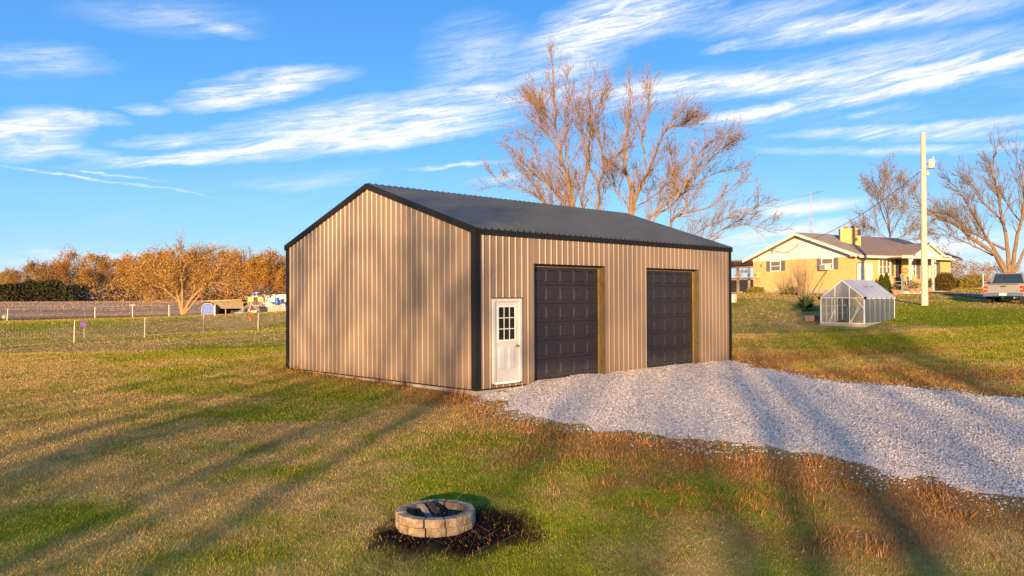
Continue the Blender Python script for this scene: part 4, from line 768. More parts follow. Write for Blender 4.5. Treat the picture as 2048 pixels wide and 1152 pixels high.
o = MB().path(sag(at(1842.8, 341, 43), _m, .9, 20), .016, 5).build('service_cable', M['wire']); tag(o, 'black overhead cable from utility pole down to white house gable', 'cable')
# second loop hangs from the rake
_a, _b = hgable(1612, 487); o = MB().path(sag(hw((-.7, _a, _b)), _m, .45, 10), .02, 5).build('drooping_cable', M['wire']); tag(o, 'short cable drooping across the white gable of the house', 'cable')
def make_tower():
    p = ground_at(1623, 588, 74); T = thing('antenna_tower', 'thin lattice television antenna mast rising behind the house roof', 'antenna', p); r = .17; zt = at(1623, 428, 74)[2]-p[2]; zm = at(1622, 384, 74)[2]-p[2]
    lg = [(r*math.cos(t), r*math.sin(t)) for t in (.3, 2.4, 4.5)]
    for x, y in lg: MB().tube((x, y, -.2), (x, y, zt-.3), .026, n=6).tube((x, y, zt-.3), (0, 0, zt+.2), .026, n=6, cap=False).build('leg', M['grey'], T)
    z = 3.; k = 0
    while z < zt-.4:
        for i in range(3): a = lg[i]; b = lg[(i+1) % 3]; MB().tube((a[0], a[1], z), (b[0], b[1], z+(.35 if k % 2 else 0)), .010, n=4, cap=False).build('rung', M['grey'], T)
        z += .42; k += 1
    MB().tube((0, 0, zt-.3), (0, 0, zm), .035, n=6).build('mast', M['grey'], T)
    a = Vector(at(1600, 393.5, 74)-p); b = Vector(at(1642, 382.5, 74.)-p); mid = (a+b)/2; a.z += 0; B = MB().tube(a, b, .03, n=6).build('boom', M['grey'], T); fw = Vector((_f[0], _f[1], .0)); 
    for i in range(11):
        c = a.lerp(b, i/10); ln = .25+.09*i; MB().tube(c-fw*ln*.8-Vector((0, 0, .1*ln)), c+fw*ln*.8+Vector((0, 0, .1*ln)), .010, n=4, cap=False).build('element', M['grey'], B)
make_tower()
# ---------------------------------------------------------------- covered deck, pickup, plants by the house
def make_deck():
    """lean-to deck against the far end of the gable wall"""
    s0 = 9.95; T = thing('covered_deck', 'dark covered deck with orange-brown beams beside the brick house', 'deck', (HN[0], HN[1], HZ), HA); top = hgable(1503, 521)[1]; L = 6.5; x1 = 3.2
    MB().box(-.05, x1, s0, s0+L, top-.02, top+.10).build('roof_edge', M['cedar'], T); MB().box(.05, x1, s0+.02, s0+L, top-.36, top-.021).build('ceiling', M['darkwood'], T)
    zr = hgable(1495, 534)[1]; MB().box(-.02, .13, s0, s0+L, zr-.06, zr+.08).build('beam', M['cedar'], T)
    zl = hgable(1495, 557)[1]; MB().box(-.02, .12, s0, s0+L, zl-.06, zl+.08).build('handrail', M['cedar'], T)
    for px, m in ((1474.5, 'oldwood'), (1496.5, 'grey')): s, _ = hgable(px, 550); MB().box(.0, .14, s-.09, s+.09, .1, zr-.06).build('post', M[m], T)
    n = 9
    for i in range(n): z = .12+i*(zl-.2)/n; MB().box(.14, .17, s0+.1, s0+L, z, z+(zl-.2)/n-.015).build('skirt_board', M['darkwood'], T)
    MB().box(-.9, x1, s0, s0+L, -.6, .06).build('landing', M['cedar'], T)
    MB().box(x1-.1, x1, s0+.1, s0+L, .0, zl-.05).build('rear_screen', M['darkwood'], T)
    s, _ = hgable(1499, 560); p = hw((-.05, s, .06)); T2 = thing('deck_post', 'pale turned post standing at the deck corner by the brick wall', 'post', p, HA); MB().lathe(0, 0, [(.09, 0), (.08, .8), (.13, .9), (.13, 1.05), (.05, 1.15)], 12).build('shaft', M['oldwood'], T2); MB().lathe(0, 0, [(.12, 1.151), (.15, 1.2), (.02, 1.3)], 12).build('cap', M['darkwood'], T2)
    s, _ = hgable(1479, 578, -.6); p = hw((-.6, s, .06)); o = MB(); o.box(-.1, .1, -.2, .2, 0, .05).box(-.1, .1, -.2, .2, .15, .2).box(-.1, .1, -.2, -.14, .05, .15).box(-.1, .1, -.03, .03, .05, .15).box(-.1, .1, .14, .2, .05, .15); o = o.build('concrete_block', M['concrete']); o.location = p; o.rotation_euler = (0, 0, HA); tag(o, 'two-holed concrete block on the deck landing', 'block')
    labs = ['hanging basket of trailing leaves under the deck beam, left one', 'small hanging ornament under the deck beam, right one']
    for i, px in enumerate((1484, 1491)): s, _ = hgable(px, 540); p = hw((.05, s, zr-.5)); T3 = thing('hanging_basket', labs[i], 'basket', p, HA); MB().lathe(0, 0, [(.05, 0), (.13, .12), (.14, .16)], 10).build('bowl', M['planter'], T3); MB().tube((0, 0, .16), (0, 0, .44), .008, n=5).build('hanger', M['wire'], T3); leaf_ball('foliage', (0, 0, .15), (.16, .16, .16), 60, .07, M['leaf_porch'], T3, 70+i)
    p = ground_at(1468, 603, 50); T4 = thing('marker_post', 'short white post beside the right corner of the garage', 'post', p); MB().box(-.17, .17, -.1, .1, -.1, .42).build('body', M['white'], T4, .02); MB().prism([(-.2, .421), (.2, .421), (.12, .5), (-.12, .5)], 1, -.12, .12).build('cap', M['white'], T4)
make_deck()
M.update(truck=mat('silver_paint', (.27, .255, .235), .32, .04, 2, metal=.3), chrome=mat('chrome', (.55, .55, .55), .18, .05, 5, metal=1.), tglass=mat('truck_glass', (.02, .035, .05), .05, .2, 3, spec=.8), tail=mat('tail_light', (.45, .02, .015), .2, .1, 5), amber=mat('amber_light', (.8, .25, .05), .25, .1, 5), tyre=mat('tyre', (.018, .018, .018), .85, .2, 20), plate=mat('licence_plate', (.70, .68, .66), .5, .05, 5), dark=mat('dark_plastic', (.02, .02, .022), .6, .2, 8))
def make_truck():
    p = ground_at(2007, 604, 43); T = thing('pickup_truck', 'silver pickup truck seen from behind at the right edge', 'truck', p, R(7))   # +x is forward
    W = .93
    body = MB(); body.prism([(0, .52), (0, 1.12), (2.0, 1.12), (2.02, 1.10), (5.35, 1.02), (5.45, .85), (5.45, .5), (4.95, .5), (4.85, .78), (4.5, .9), (4.15, .78), (4.05, .45), (1.75, .45), (1.65, .78), (1.3, .9), (.95, .78), (.85, .5)], 1, -W, W); B = body.build('body', M['truck'], T, .03)
    MB().box(.05, 1.95, -W+.08, W-.08, 1.122, 1.165).build('bed_cover', M['dark'], T, .01)
    cab = MB(); cab.add([(2.0, -W+.04, 1.1), (2.0, W-.04, 1.1), (4.1, W-.04, 1.05), (4.1, -W+.04, 1.05), (2.22, -W+.2, 1.72), (2.22, W-.2, 1.72), (3.45, W-.2, 1.74), (3.45, -W+.2, 1.74)], [(0, 1, 5, 4), (1, 2, 6, 5), (2, 3, 7, 6), (3, 0, 4, 7), (4, 5, 6, 7)]); Cb = cab.build('cab', M['truck'], T, .04)
    def inset(a, b, c, d, k, off, name, m, par):
        a, b, c, d = map(Vector, (a, b, c, d)); ct = (a+b+c+d)/4; n = (b-a).cross(d-a).normalized()*off; q = [ct+(v-ct)*k+n for v in (a, b, c, d)]; MB().add(q+[v-n*.6 for v in q], [(0, 1, 2, 3), (7, 6, 5, 4), (0, 4, 5, 1), (1, 5, 6, 2), (2, 6, 7, 3), (3, 7, 4, 0)]).build(name, m, par)
    inset((2.0, W-.04, 1.1), (2.0, -W+.04, 1.1), (2.22, -W+.2, 1.72), (2.22, W-.2, 1.72), .86, .012, 'rear_window', M['tglass'], Cb)
    for s in (-1, 1): inset(*[(x, s*y, z) for x, y, z in (((2.0, W-.04, 1.1), (4.1, W-.04, 1.05), (3.45, W-.2, 1.74), (2.22, W-.2, 1.72)) if s < 0 else ((4.1, W-.04, 1.05), (2.0, W-.04, 1.1), (2.22, W-.2, 1.72), (3.45, W-.2, 1.74)))], .8, .012, 'side_window', M['tglass'], Cb)
    MB().box(2.0, 2.03, -.012+.12, .012+.12, 1.16, 1.62).build('window_divider', M['dark'], Cb)
    MB().box(2.30, 2.36, -.2, .2, 1.742, 1.775).build('brake_light', M['tail'], Cb)
    G = MB().box(-.025, -.001, -W+.19, W-.19, .62, 1.09).build('tailgate', M['truck'], T, .012); MB().box(-.045, -.026, -.13, .13, .93, 1.0).build('handle', M['dark'], G); MB().box(-.034, -.026, -W+.26, -W+.34, .70, .74).build('badge', M['chrome'], G)
    MB().box(-.05, -.0255, -W+.22, W-.22, 1.06, 1.085).build('gate_lip', M['dark'], G)
    for s in (-1, 1):
        Lm = MB().box(-.03, .12, s*(W-.18), s*(W+.012), .66, .98).build('tail_light', M['tail'], T, .01); MB().box(-.036, -.031, s*(W-.16), s*(W-.03), .77, .86).build('reverse_lens', M['amber'], Lm)
        MB().box(2.9, 3.05, s*(W-.02), s*(W+.2), 1.08, 1.26).build('mirror', M['dark'], T, .02)
        for x in (1.3, 4.5):
            y0, y1 = (W-.26, W-.005) if s > 0 else (-W+.005, -W+.26); Wh = MB().tube((x, y0, .36), (x, y1, .36), .365, n=22).build('wheel', M['tyre'], T, .02); yo = y1 if s > 0 else y0; MB().tube((x, yo, .36), (x, yo+s*.012, .36), .21, .19, n=16).build('rim', M['chrome'], Wh)
    Bm = MB().box(-.20, -.03, -W-.01, W+.01, .42, .61).build('rear_bumper', M['chrome'], T, .02); MB().box(-.212, -.201, -.17, .17, .48, .60).build('licence_plate', M['plate'], Bm); MB().box(-.215, -.201, -.48, .48, .425, .47).build('step_pad', M['dark'], Bm)
    MB().box(-.35, -.02, -.05, .05, .33, .41).build('tow_hitch', M['dark'], T); MB().box(.3, 4.9, -.5, .5, .36, .5).build('chassis', M['dark'], T); MB().tube((.0, -.5, .35), (1.4, -.5, .35), .04, n=8).build('exhaust', M['grey'], T)
make_truck()
# ---------------------------------------------------------------- trees
def tube_mesh(name, seg, m, parent=None, sides=4):
    """seg rows: x0 y0 z0 x1 y1 z1 r0 r1"""
    S = np.asarray(seg, float); A = S[:, :3]; B = S[:, 3:6]; d = B-A; L = np.linalg.norm(d, axis=1)[:, None]+1e-9; d = d/L; A = A-d*S[:, 6:7]*.3
    up = np.where(np.abs(d[:, 2:3]) > .9, np.array([[1., 0, 0]]), np.array([[0, 0, 1.]])); x = np.cross(d, up); x /= np.linalg.norm(x, axis=1)[:, None]; y = np.cross(d, x); n = len(S)
    t = np.arange(sides)*2*math.pi/sides; ring = x[:, None, :]*np.cos(t)[None, :, None]+y[:, None, :]*np.sin(t)[None, :, None]
    V = np.concatenate([A[:, None]+ring*S[:, 6][:, None, None], B[:, None]+ring*S[:, 7][:, None, None]], 1).reshape(-1, 3)
    i = np.arange(sides); j = (i+1) % sides; q = np.stack([i, j, j+sides, i+sides], 1); F = (np.arange(n)*2*sides)[:, None, None]+q[None]
    return big_mesh(name, V, F.reshape(-1, 4), m, parent, smooth=True)
def grow(seg, tips, p, d, L, r, lev, rng, up=.25, spread=.6, kids=(3, 5), curl=.16, rmin=.006, taper=.55, shrink=(.45, .72)):
    """one limb with its side branches"""
    n = max(3, min(7, int(L/.5)+2)) if lev > 0 else 3; st = L/n; p = Vector(p); d = Vector(d).normalized(); pts = [(p.copy(), d.copy(), r)]
    for i in range(n):
        d = (d+Vector((rng.gauss(0, curl), rng.gauss(0, curl), rng.gauss(0, curl)+up*.12))).normalized(); q = p+d*st; r1 = max(rmin, r*(1-(1-taper)*(1/n)*1.6)) if lev > 0 else max(rmin*.6, r*.72)
        seg.append((*p, *q, r, r1)); p, r = q, r1; pts.append((p.copy(), d.copy(), r))
    if lev <= 0: tips.append(p.copy()); return
    tips.append(p.copy())
    for k in range(rng.randint(*kids)):
        t = rng.uniform(.25, 1.) if k else 1.; q, dd, rr = pts[min(n, int(t*n))]; ax = Vector((rng.gauss(0, 1), rng.gauss(0, 1), rng.gauss(0, 1))); ax = (ax-dd*ax.dot(dd)).normalized()
        nd = (dd+ax*spread*rng.uniform(.6, 1.25)+Vector((0, 0, up*rng.uniform(.2, 1)))).normalized(); grow(seg, tips, q, nd, L*rng.uniform(*shrink), max(rmin, rr*rng.uniform(.5, .7)), lev-1, rng, up, spread, kids, curl, rmin, taper, shrink)
def limb(seg, tips, pts, r0, r1, rng, side=14, lev=3, blen=2.6, up=.5, spread=.5, rmin=.008, start=.25, kids=(3, 5)):
    """a main limb along given points, with side growth"""
    P = [Vector(p) for p in pts]; ln = [0.]
    for a, b in zip(P[:-1], P[1:]): ln.append(ln[-1]+(b-a).length)
    tot = ln[-1]
    def pos(t):
        s = t*tot
        for i in range(len(P)-1):
            if s <= ln[i+1]+1e-9:
                f = (s-ln[i])/max(1e-6, ln[i+1]-ln[i]); a = P[max(0, i-1)]; b = P[i]; c = P[i+1]; d = P[min(len(P)-1, i+2)]
                q = .5*((2*b)+(c-a)*f+(2*a-5*b+4*c-d)*f*f+(3*b-a-3*c+d)*f**3); return q, (c-b).normalized()
        return P[-1], (P[-1]-P[-2]).normalized()
    n = max(6, int(tot/.45)); prev = pos(0)[0]; rp = r0
    for i in range(1, n+1):
        q = pos(i/n)[0]+Vector((rng.gauss(0, .02), rng.gauss(0, .02), rng.gauss(0, .02))); r = r0+(r1-r0)*(i/n)**.8; seg.append((*prev, *q, rp, r)); prev, rp = q, r
    nm = len(seg)
    for k in range(side):
        t = start+(1-start)*(k+rng.random())/side; q, d = pos(min(.999, t)); r = r0+(r1-r0)*t**.8; ax = Vector((rng.gauss(0, 1), rng.gauss(0, 1), rng.gauss(0, 1))); ax = (ax-d*ax.dot(d)).normalized()
        nd = (d+ax*spread*rng.uniform(.6, 1.4)+Vector((0, 0, up*rng.uniform(.0, .8)))).normalized(); grow(seg, tips, q, nd, blen*rng.uniform(.5, 1.1)*(1.15-.5*t), max(rmin, r*rng.uniform(.3, .5)), lev-1, rng, up*.6, spread, kids, .13, rmin)
    grow(seg, tips, pos(.999)[0], pos(.999)[1], blen*.6, r1, lev-1, rng, up*.6, spread, kids, .13, rmin)
    return nm
M['bark'] = mat('bark_pale', (.27, .16, .068), .95, .35, 5, bump=.8, bscale=14, stretch=(1, 1, .4)); M['bark2'] = mat('bark_grey', (.22, .145, .08), .95, .35, 6, bump=.7, bscale=16, stretch=(1, 1, .4)); M['bark3'] = mat('bark_orange', (.36, .22, .10), .95, .3, 6, bump=.6)
M['bud'] = leaf_mat('red_brown_bud', [(.27, .13, .05), (.34, .19, .07), (.2, .1, .04)], .2)
M['autumn'] = leaf_mat('autumn_leaf', [(.50, .23, .04), (.57, .31, .06), (.40, .17, .04), (.53, .35, .10), (.34, .19, .06)], .3, True)
M['gold'] = leaf_mat('gold_brown_leaf', [(.52, .31, .07), (.44, .23, .05), (.58, .38, .11), (.36, .21, .06), (.50, .22, .04)], .3)
M['autumn2'] = leaf_mat('russet_leaf', [(.46, .19, .045), (.36, .15, .04), (.5, .25, .06), (.3, .18, .07)], .25, True)
M['olive'] = leaf_mat('shaded_olive_leaf', [(.035, .04, .018), (.055, .05, .025), (.03, .035, .02), (.07, .06, .035)], .1)  # cedar olive, darkened so the leaf colour carries the clump's shade
M['twig'] = leaf_mat('tan_twig', [(.30, .20, .13), (.24, .15, .10), (.34, .25, .17)], .1)
M['evergreen'] = leaf_mat('evergreen_leaf', [(.06, .085, .015), (.09, .11, .02), (.045, .065, .012)], .15); M['rustbush'] = leaf_mat('rusty_bush_leaf', [(.13, .08, .03), (.06, .07, .02), (.2, .1, .035), (.05, .06, .02)], .15); M['yucca'] = leaf_mat('yucca_leaf', [(.035, .07, .03), (.05, .09, .04), (.09, .12, .06)], .1); M['ivy'] = leaf_mat('ivy_leaf', [(.02, .04, .012), (.035, .06, .015)], .1)
def traced(ox, oy, sc_, D, zs, depth, rng):
    """zoomed photo points -> points about the tree's distance, wandering in depth"""
    out = []; dd = 0.; dr = rng.uniform(-1, 1)*depth
    for i, (x, y) in enumerate(zs): f = i/max(1, len(zs)-1); out.append(Vector(at(ox+x/sc_, oy+y/sc_, D+dr*f)))
    return out
def bare_tree(name, label, base, limbs, D, org, sc_, depth, seed, r0, m, budn=0, side=14, lev=3, blen=2.6, rmin=.008, group=None, budsize=.07, side_r=None, up=.5):
    rng = random.Random(seed); g = np.random.default_rng(seed); T = thing(name, label, 'tree', base, 0, group); inv = Vector(base); seg = []; tips = []; br = []; btips = []
    for (rr, pts, lead) in limbs:
        P = traced(org[0], org[1], sc_, D, pts, depth, rng); P = [q-inv for q in P]
        if lead: b = Vector((0, 0, -.2)); P = [b, b.lerp(P[0], .55)+Vector((0, 0, .3))]+P
        rr *= .82; s0 = []; nm = limb(s0, btips, P, rr, max(.014, rr*.13), rng, side, lev, blen, up, .5, rmin, .42 if lead else .2); (seg if lead else br).extend(s0[:nm]); br += s0[nm:]
    tube_mesh('trunk', seg, m, T, 9); tube_mesh('branches', br, m, T, 4 if len(br) < 30000 else 3)['kind'] = 'stuff'
    if budn:
        P = np.array([tuple(t) for t in btips]); P = P[g.integers(0, len(P), budn)]+g.normal(size=(budn, 3))*.10; leaf_quads('leaves', P, budsize, M['bud'], T, g)
    return T
OR = (980, 120); S3 = 3.031
bare_tree('maple_tree', 'large bare tree behind the garage, left cluster with the tallest leader', ground_at(1168, 592, 45), [
    (.19, [(500, 890), (470, 740), (430, 560), (395, 400), (390, 250), (380, 70)], 1), (.14, [(560, 900), (565, 760), (600, 620), (600, 500), (610, 330), (600, 200)], 1), (.15, [(662, 910), (660, 760), (690, 690), (740, 620), (820, 500), (840, 400)], 1),
    (.07, [(655, 740), (600, 650), (585, 520), (540, 400), (500, 300)], 0), (.08, [(690, 690), (680, 560), (640, 400), (680, 220)], 0), (.12, [(480, 880), (380, 780), (280, 700), (200, 620), (140, 545)], 1), (.09, [(440, 880), (340, 740), (285, 600), (250, 480), (170, 470)], 1),
    (.06, [(340, 880), (240, 720), (190, 640)], 1), (.05, [(330, 865), (180, 790), (60, 745)], 1), (.10, [(510, 870), (470, 660), (450, 480), (470, 320), (455, 140)], 1), (.05, [(400, 420), (330, 320), (260, 250)], 0), (.05, [(430, 560), (340, 440), (300, 360)], 0)],
    45, OR, S3, 3., 11, .2, M['bark'], 3400, 30, 3, 1.7, .0075, 'bare maples behind the garage', .085)
bare_tree('maple_tree', 'large bare tree behind the garage, right cluster with long leaning limbs', ground_at(1262, 592, 47), [
    (.26, [(850, 935), (860, 790), (820, 660), (815, 520), (850, 320), (850, 190)], 1), (.24, [(860, 935), (910, 770), (960, 680), (1000, 580), (1060, 430), (1140, 340)], 1), (.09, [(960, 680), (940, 600), (920, 420), (960, 270), (970, 160)], 0), (.17, [(960, 970), (1080, 860), (1180, 770), (1220, 660), (1270, 560), (1380, 470)], 1),
    (.08, [(1180, 770), (1300, 640), (1400, 540), (1470, 500)], 0), (.11, [(985, 980), (1100, 880), (1180, 800), (1330, 700), (1490, 660)], 1), (.15, [(1095, 1015), (1130, 950), (1330, 890), (1420, 810), (1510, 740)], 1), (.09, [(1135, 950), (1195, 880), (1180, 840), (1120, 760), (1100, 600)], 0), (.07, [(1230, 1065), (1360, 990), (1500, 920), (1630, 885)], 1),
    (.06, [(1310, 1095), (1480, 1000), (1670, 1020)], 1), (.05, [(900, 880), (1000, 820), (1120, 700)], 0), (.06, [(1060, 430), (1120, 400), (1190, 380)], 0), (.05, [(800, 880), (750, 750), (740, 700)], 0)],
    47, OR, S3, 3.2, 12, .26, M['bark'], 3000, 28, 3, 1.7, .0075, 'bare maples behind the garage', .085)
OR2 = (1700, 240); S2 = 2.879
bare_tree('shade_tree', 'spreading bare tree with ivy at its foot behind the pickup truck', ground_at(2013, 592, 58), [
    (.27, [(890, 870), (830, 770), (700, 680), (600, 600), (450, 540), (375, 430)], 1), (.10, [(700, 680), (640, 590), (560, 545), (480, 525)], 0), (.22, [(900, 865), (800, 700), (700, 530), (640, 430), (560, 340)], 1), (.12, [(890, 745), (780, 690), (690, 640), (600, 560)], 0), (.24, [(915, 865), (900, 680), (880, 580), (850, 420), (820, 280), (850, 150)], 1),
    (.11, [(880, 580), (770, 480), (690, 380), (650, 330)], 0), (.24, [(930, 865), (960, 680), (990, 560), (1000, 400), (960, 220)], 1), (.10, [(980, 580), (930, 520), (870, 420), (800, 300)], 0), (.2, [(955, 865), (1010, 740), (1100, 600), (1150, 420)], 1), (.08, [(820, 780), (700, 720), (560, 660), (500, 680)], 0)],
    58, OR2, S2, 3.5, 21, .3, M['bark2'], 700, 22, 3, 1.85, .009, None, .08)
bare_tree('upright_tree', 'slender bare tree standing behind the house chimney', ground_at(1780, 590, 84), [(.20, [(232, 720), (226, 600), (216, 480), (235, 340)], 1), (.09, [(228, 640), (180, 520), (150, 420), (120, 400)], 0), (.09, [(228, 660), (290, 560), (330, 480)], 0), (.07, [(225, 690), (150, 640), (90, 620)], 0), (.07, [(230, 700), (320, 660), (400, 600), (450, 640)], 0), (.06, [(222, 560), (190, 450), (200, 360)], 0), (.06, [(226, 600), (270, 500), (280, 400)], 0), (.06, [(230, 690), (320, 690), (400, 680)], 0), (.06, [(230, 700), (140, 690), (80, 690)], 0)],
          84, OR2, S2, 3.5, 31, .2, M['bark2'], 2600, 13, 3, 2.8, .013, None, .13)
def generic(seed, h, trunk=.3, r=.2, nl=8, lev=3, spread=.6, up=.5, rmin=.012, kids=(3, 4), lean=.9):
    rng = random.Random(seed); main = []; br = []; tips = []; p = Vector((0, 0, -.3)); n = 9; rr = r
    pts = [p.copy()]
    for i in range(n): p = p+Vector((rng.gauss(0, .03*h/n*3), rng.gauss(0, .03*h/n*3), (h*.82+.3)/n)); r1 = max(rmin, r*(1-(i+1)/n*.88)); main.append((*pts[-1], *p, rr, r1)); pts.append(p.copy()); rr = r1
    for k in range(nl):
        t = trunk+(1-trunk)*(k+.3)/nl; q = pts[min(n, int(t*n))]; a = k*2.4+rng.uniform(-.4, .4); d = Vector((math.cos(a)*lean, math.sin(a)*lean, .5+.5*t)); grow(br, tips, q, d, h*(.42-.2*t)*rng.uniform(.8, 1.2), max(rmin, r*(1-t*.8)*.5), lev-1, rng, up, spread, kids, .14, rmin)
    grow(br, tips, pts[-1], Vector((0, 0, 1)), h*.18, rr, lev-1, rng, up, spread, kids, .14, rmin); return main, br, tips
def copy_tree(T, loc, rz, s, label, group):
    o = T.copy(); C.objects.link(o); o.location = Vector([float(v) for v in loc]); o.rotation_euler = (0, 0, rz); o.scale = (s[0], s[0], s[1]); tag(o, label, 'tree', group)
    for ch in T.children: c = ch.copy(); C.objects.link(c); c.parent = o
    return o
def leafy(name, label, group, seed, h, m, bark, n, size, loc, rz=0, s=(1, 1), cl=.55, **k):
    main, br, tips = generic(seed, h, **k); T = thing(name, label, 'tree', loc, rz, group); T.scale = (s[0], s[0], s[1]); tube_mesh('trunk', main, bark, T, 6); tube_mesh('branches', br, bark, T, 3)['kind'] = 'stuff'
    if n: g = np.random.default_rng(seed); P = np.array([tuple(t) for t in tips]); P = P[g.integers(0, len(P), n)]+g.normal(size=(n, 3))*cl; leaf_quads('crown', P, size, m, T, g)
    return T
# far wood beyond the field
def make_wood():
    rng = random.Random(77); kinds = []
    spec = [('autumn', 'orange-leaved tree in the far tree line beyond the plowed field', 3600, .42), ('autumn2', 'russet-leaved tree in the far tree line beyond the plowed field', 3000, .42), ('autumn', 'orange-leaved tree in the far tree line beyond the plowed field', 2300, .45), ('twig', 'bare grey-brown tree in the far tree line beyond the plowed field', 260, .3)]
    G = 'far tree line beyond the plowed field'
    tops = [(-60, 545), (0, 548), (60, 528), (100, 527), (140, 515), (200, 520), (245, 524), (300, 508), (350, 512), (420, 510), (470, 512), (495, 500), (545, 512), (575, 524), (640, 515)]
    def top(x): return float(np.interp(x, [t[0] for t in tops], [t[1] for t in tops]))
    made = {}
    for row, (D, st) in enumerate(((262, 21), (274, 24), (286, 22))):
        x = -70+row*8
        while x < 640:
            px = x+rng.uniform(-6, 6); k = rng.choices((0, 1, 2, 3), (4, 3, 3, (5, 5, 8)[row]))[0]; ty = top(px)+(rng.uniform(2, 20) if row == 0 else rng.uniform(-14, 9)); h = (602-ty)/FPX*D*.88; p = ground_at(px, 602, D+rng.uniform(-4, 4)); m, lab, n, sz = spec[k]; sc1 = h/13.; wd = sc1*rng.uniform(.85, 1.15)
            lab = lab.replace('in the far tree line beyond the plowed field', 'of the far tree line '+('above the dark thicket' if px < 150 else 'left of the lone autumn tree' if px < 290 else 'behind the lone autumn tree' if px < 480 else 'behind the play fort')+(', front row' if row == 0 else ', rear rows'))
            name = {'autumn': 'orange_tree', 'autumn2': 'russet_tree', 'twig': 'bare_tree'}[m]
            if k in made: copy_tree(made[k], p, rng.uniform(0, 6.28), (wd, sc1), lab, G)
            else: made[k] = leafy(name, lab, G, 300+k*7, 13., M[m], M['bark2'], n, sz, p, 0, (wd, sc1), .62, trunk=.10, r=.22, nl=9, lev=3, rmin=.03, lean=.75)
            x += st
    g = np.random.default_rng(5); n = 15000; px = g.uniform(-90, 650, n); D = g.uniform(250, 268, n); hh = g.random(n)**1.4*(3.2+3.2*noise2(px*.03, px*0, 3)); P = np.array([at(a, 602, b) for a, b in zip(px, D)]); P[:, 2] = hgt(P[:, 0], P[:, 1])+hh
    o = leaf_quads('thicket', P, .75, leaf_mat('thicket_leaf', [(.22, .12, .05), (.30, .17, .07), (.15, .09, .05), (.36, .2, .06)], .15), None, g); tag(o, 'brown brushy undergrowth at the foot of the far wood', 'undergrowth', kind='stuff')
    n = 11000; px = g.uniform(-90, 156, n); D = g.uniform(243, 251, n); ht = 6.6*(1-np.clip((px-95)/62, 0, 1)**2)*(.78+.4*noise2(px*.05, px*0+3, 9)); hh = g.random(n)**.8*ht; P = np.array([at(a, 602, b) for a, b in zip(px, D)]); P[:, 2] = hgt(P[:, 0], P[:, 1])+hh
    o = leaf_quads('dark_thicket', P, .7, M['olive'], None, g); tag(o, 'olive evergreen thicket, leaves coloured darker for shade, at the left end of the far wood', 'thicket', kind='stuff')
make_wood()
# the lone autumn tree at the edge of the yard
def make_lone():
    OR3 = (340, 480); S5 = 5.762; D = 106; base = ground_at(366, 628, D); T = thing('autumn_tree', 'spreading orange-leaved tree with forked pale trunk near the blue tarp', 'tree', base); rng = random.Random(9); inv = Vector(base); main = []; br = []; tips = []
    for (rr, pts) in ((.30, [(130, 800), (110, 700), (60, 540), (10, 420), (-60, 330)]), (.26, [(150, 800), (145, 690), (140, 520), (120, 300), (130, 150)]), (.26, [(175, 800), (240, 690), (330, 590), (420, 530), (520, 490), (700, 520)]), (.16, [(120, 740), (-20, 600), (-160, 520), (-260, 520)]), (.15, [(240, 690), (300, 480), (340, 320), (400, 200)]), (.13, [(60, 540), (-80, 420), (-170, 380)]), (.12, [(420, 530), (500, 380), (600, 300)]), (.12, [(110, 700), (20, 620), (-100, 640)])):
        P = [Vector((0, 0, -.2))]+[q-inv for q in traced(OR3[0], OR3[1], S5, D, pts, 4., rng)]; s0 = []; nm = limb(s0, tips, P, rr, .05, rng, 12, 3, 3.2, .4, .6, .022, .3); main += s0[:nm]; br += s0[nm:]
    tube_mesh('trunk', main, M['bark3'], T, 8); tube_mesh('branches', br, M['bark3'], T, 3)['kind'] = 'stuff'; g = np.random.default_rng(4); P = np.array([tuple(t) for t in tips]); n = 12500; P = P[P[:, 2] < 8.9]; P = P[g.integers(0, len(P), n)]+g.normal(size=(n, 3))*.38; leaf_quads('crown', P, .21, M['gold'], T, g)
make_lone()
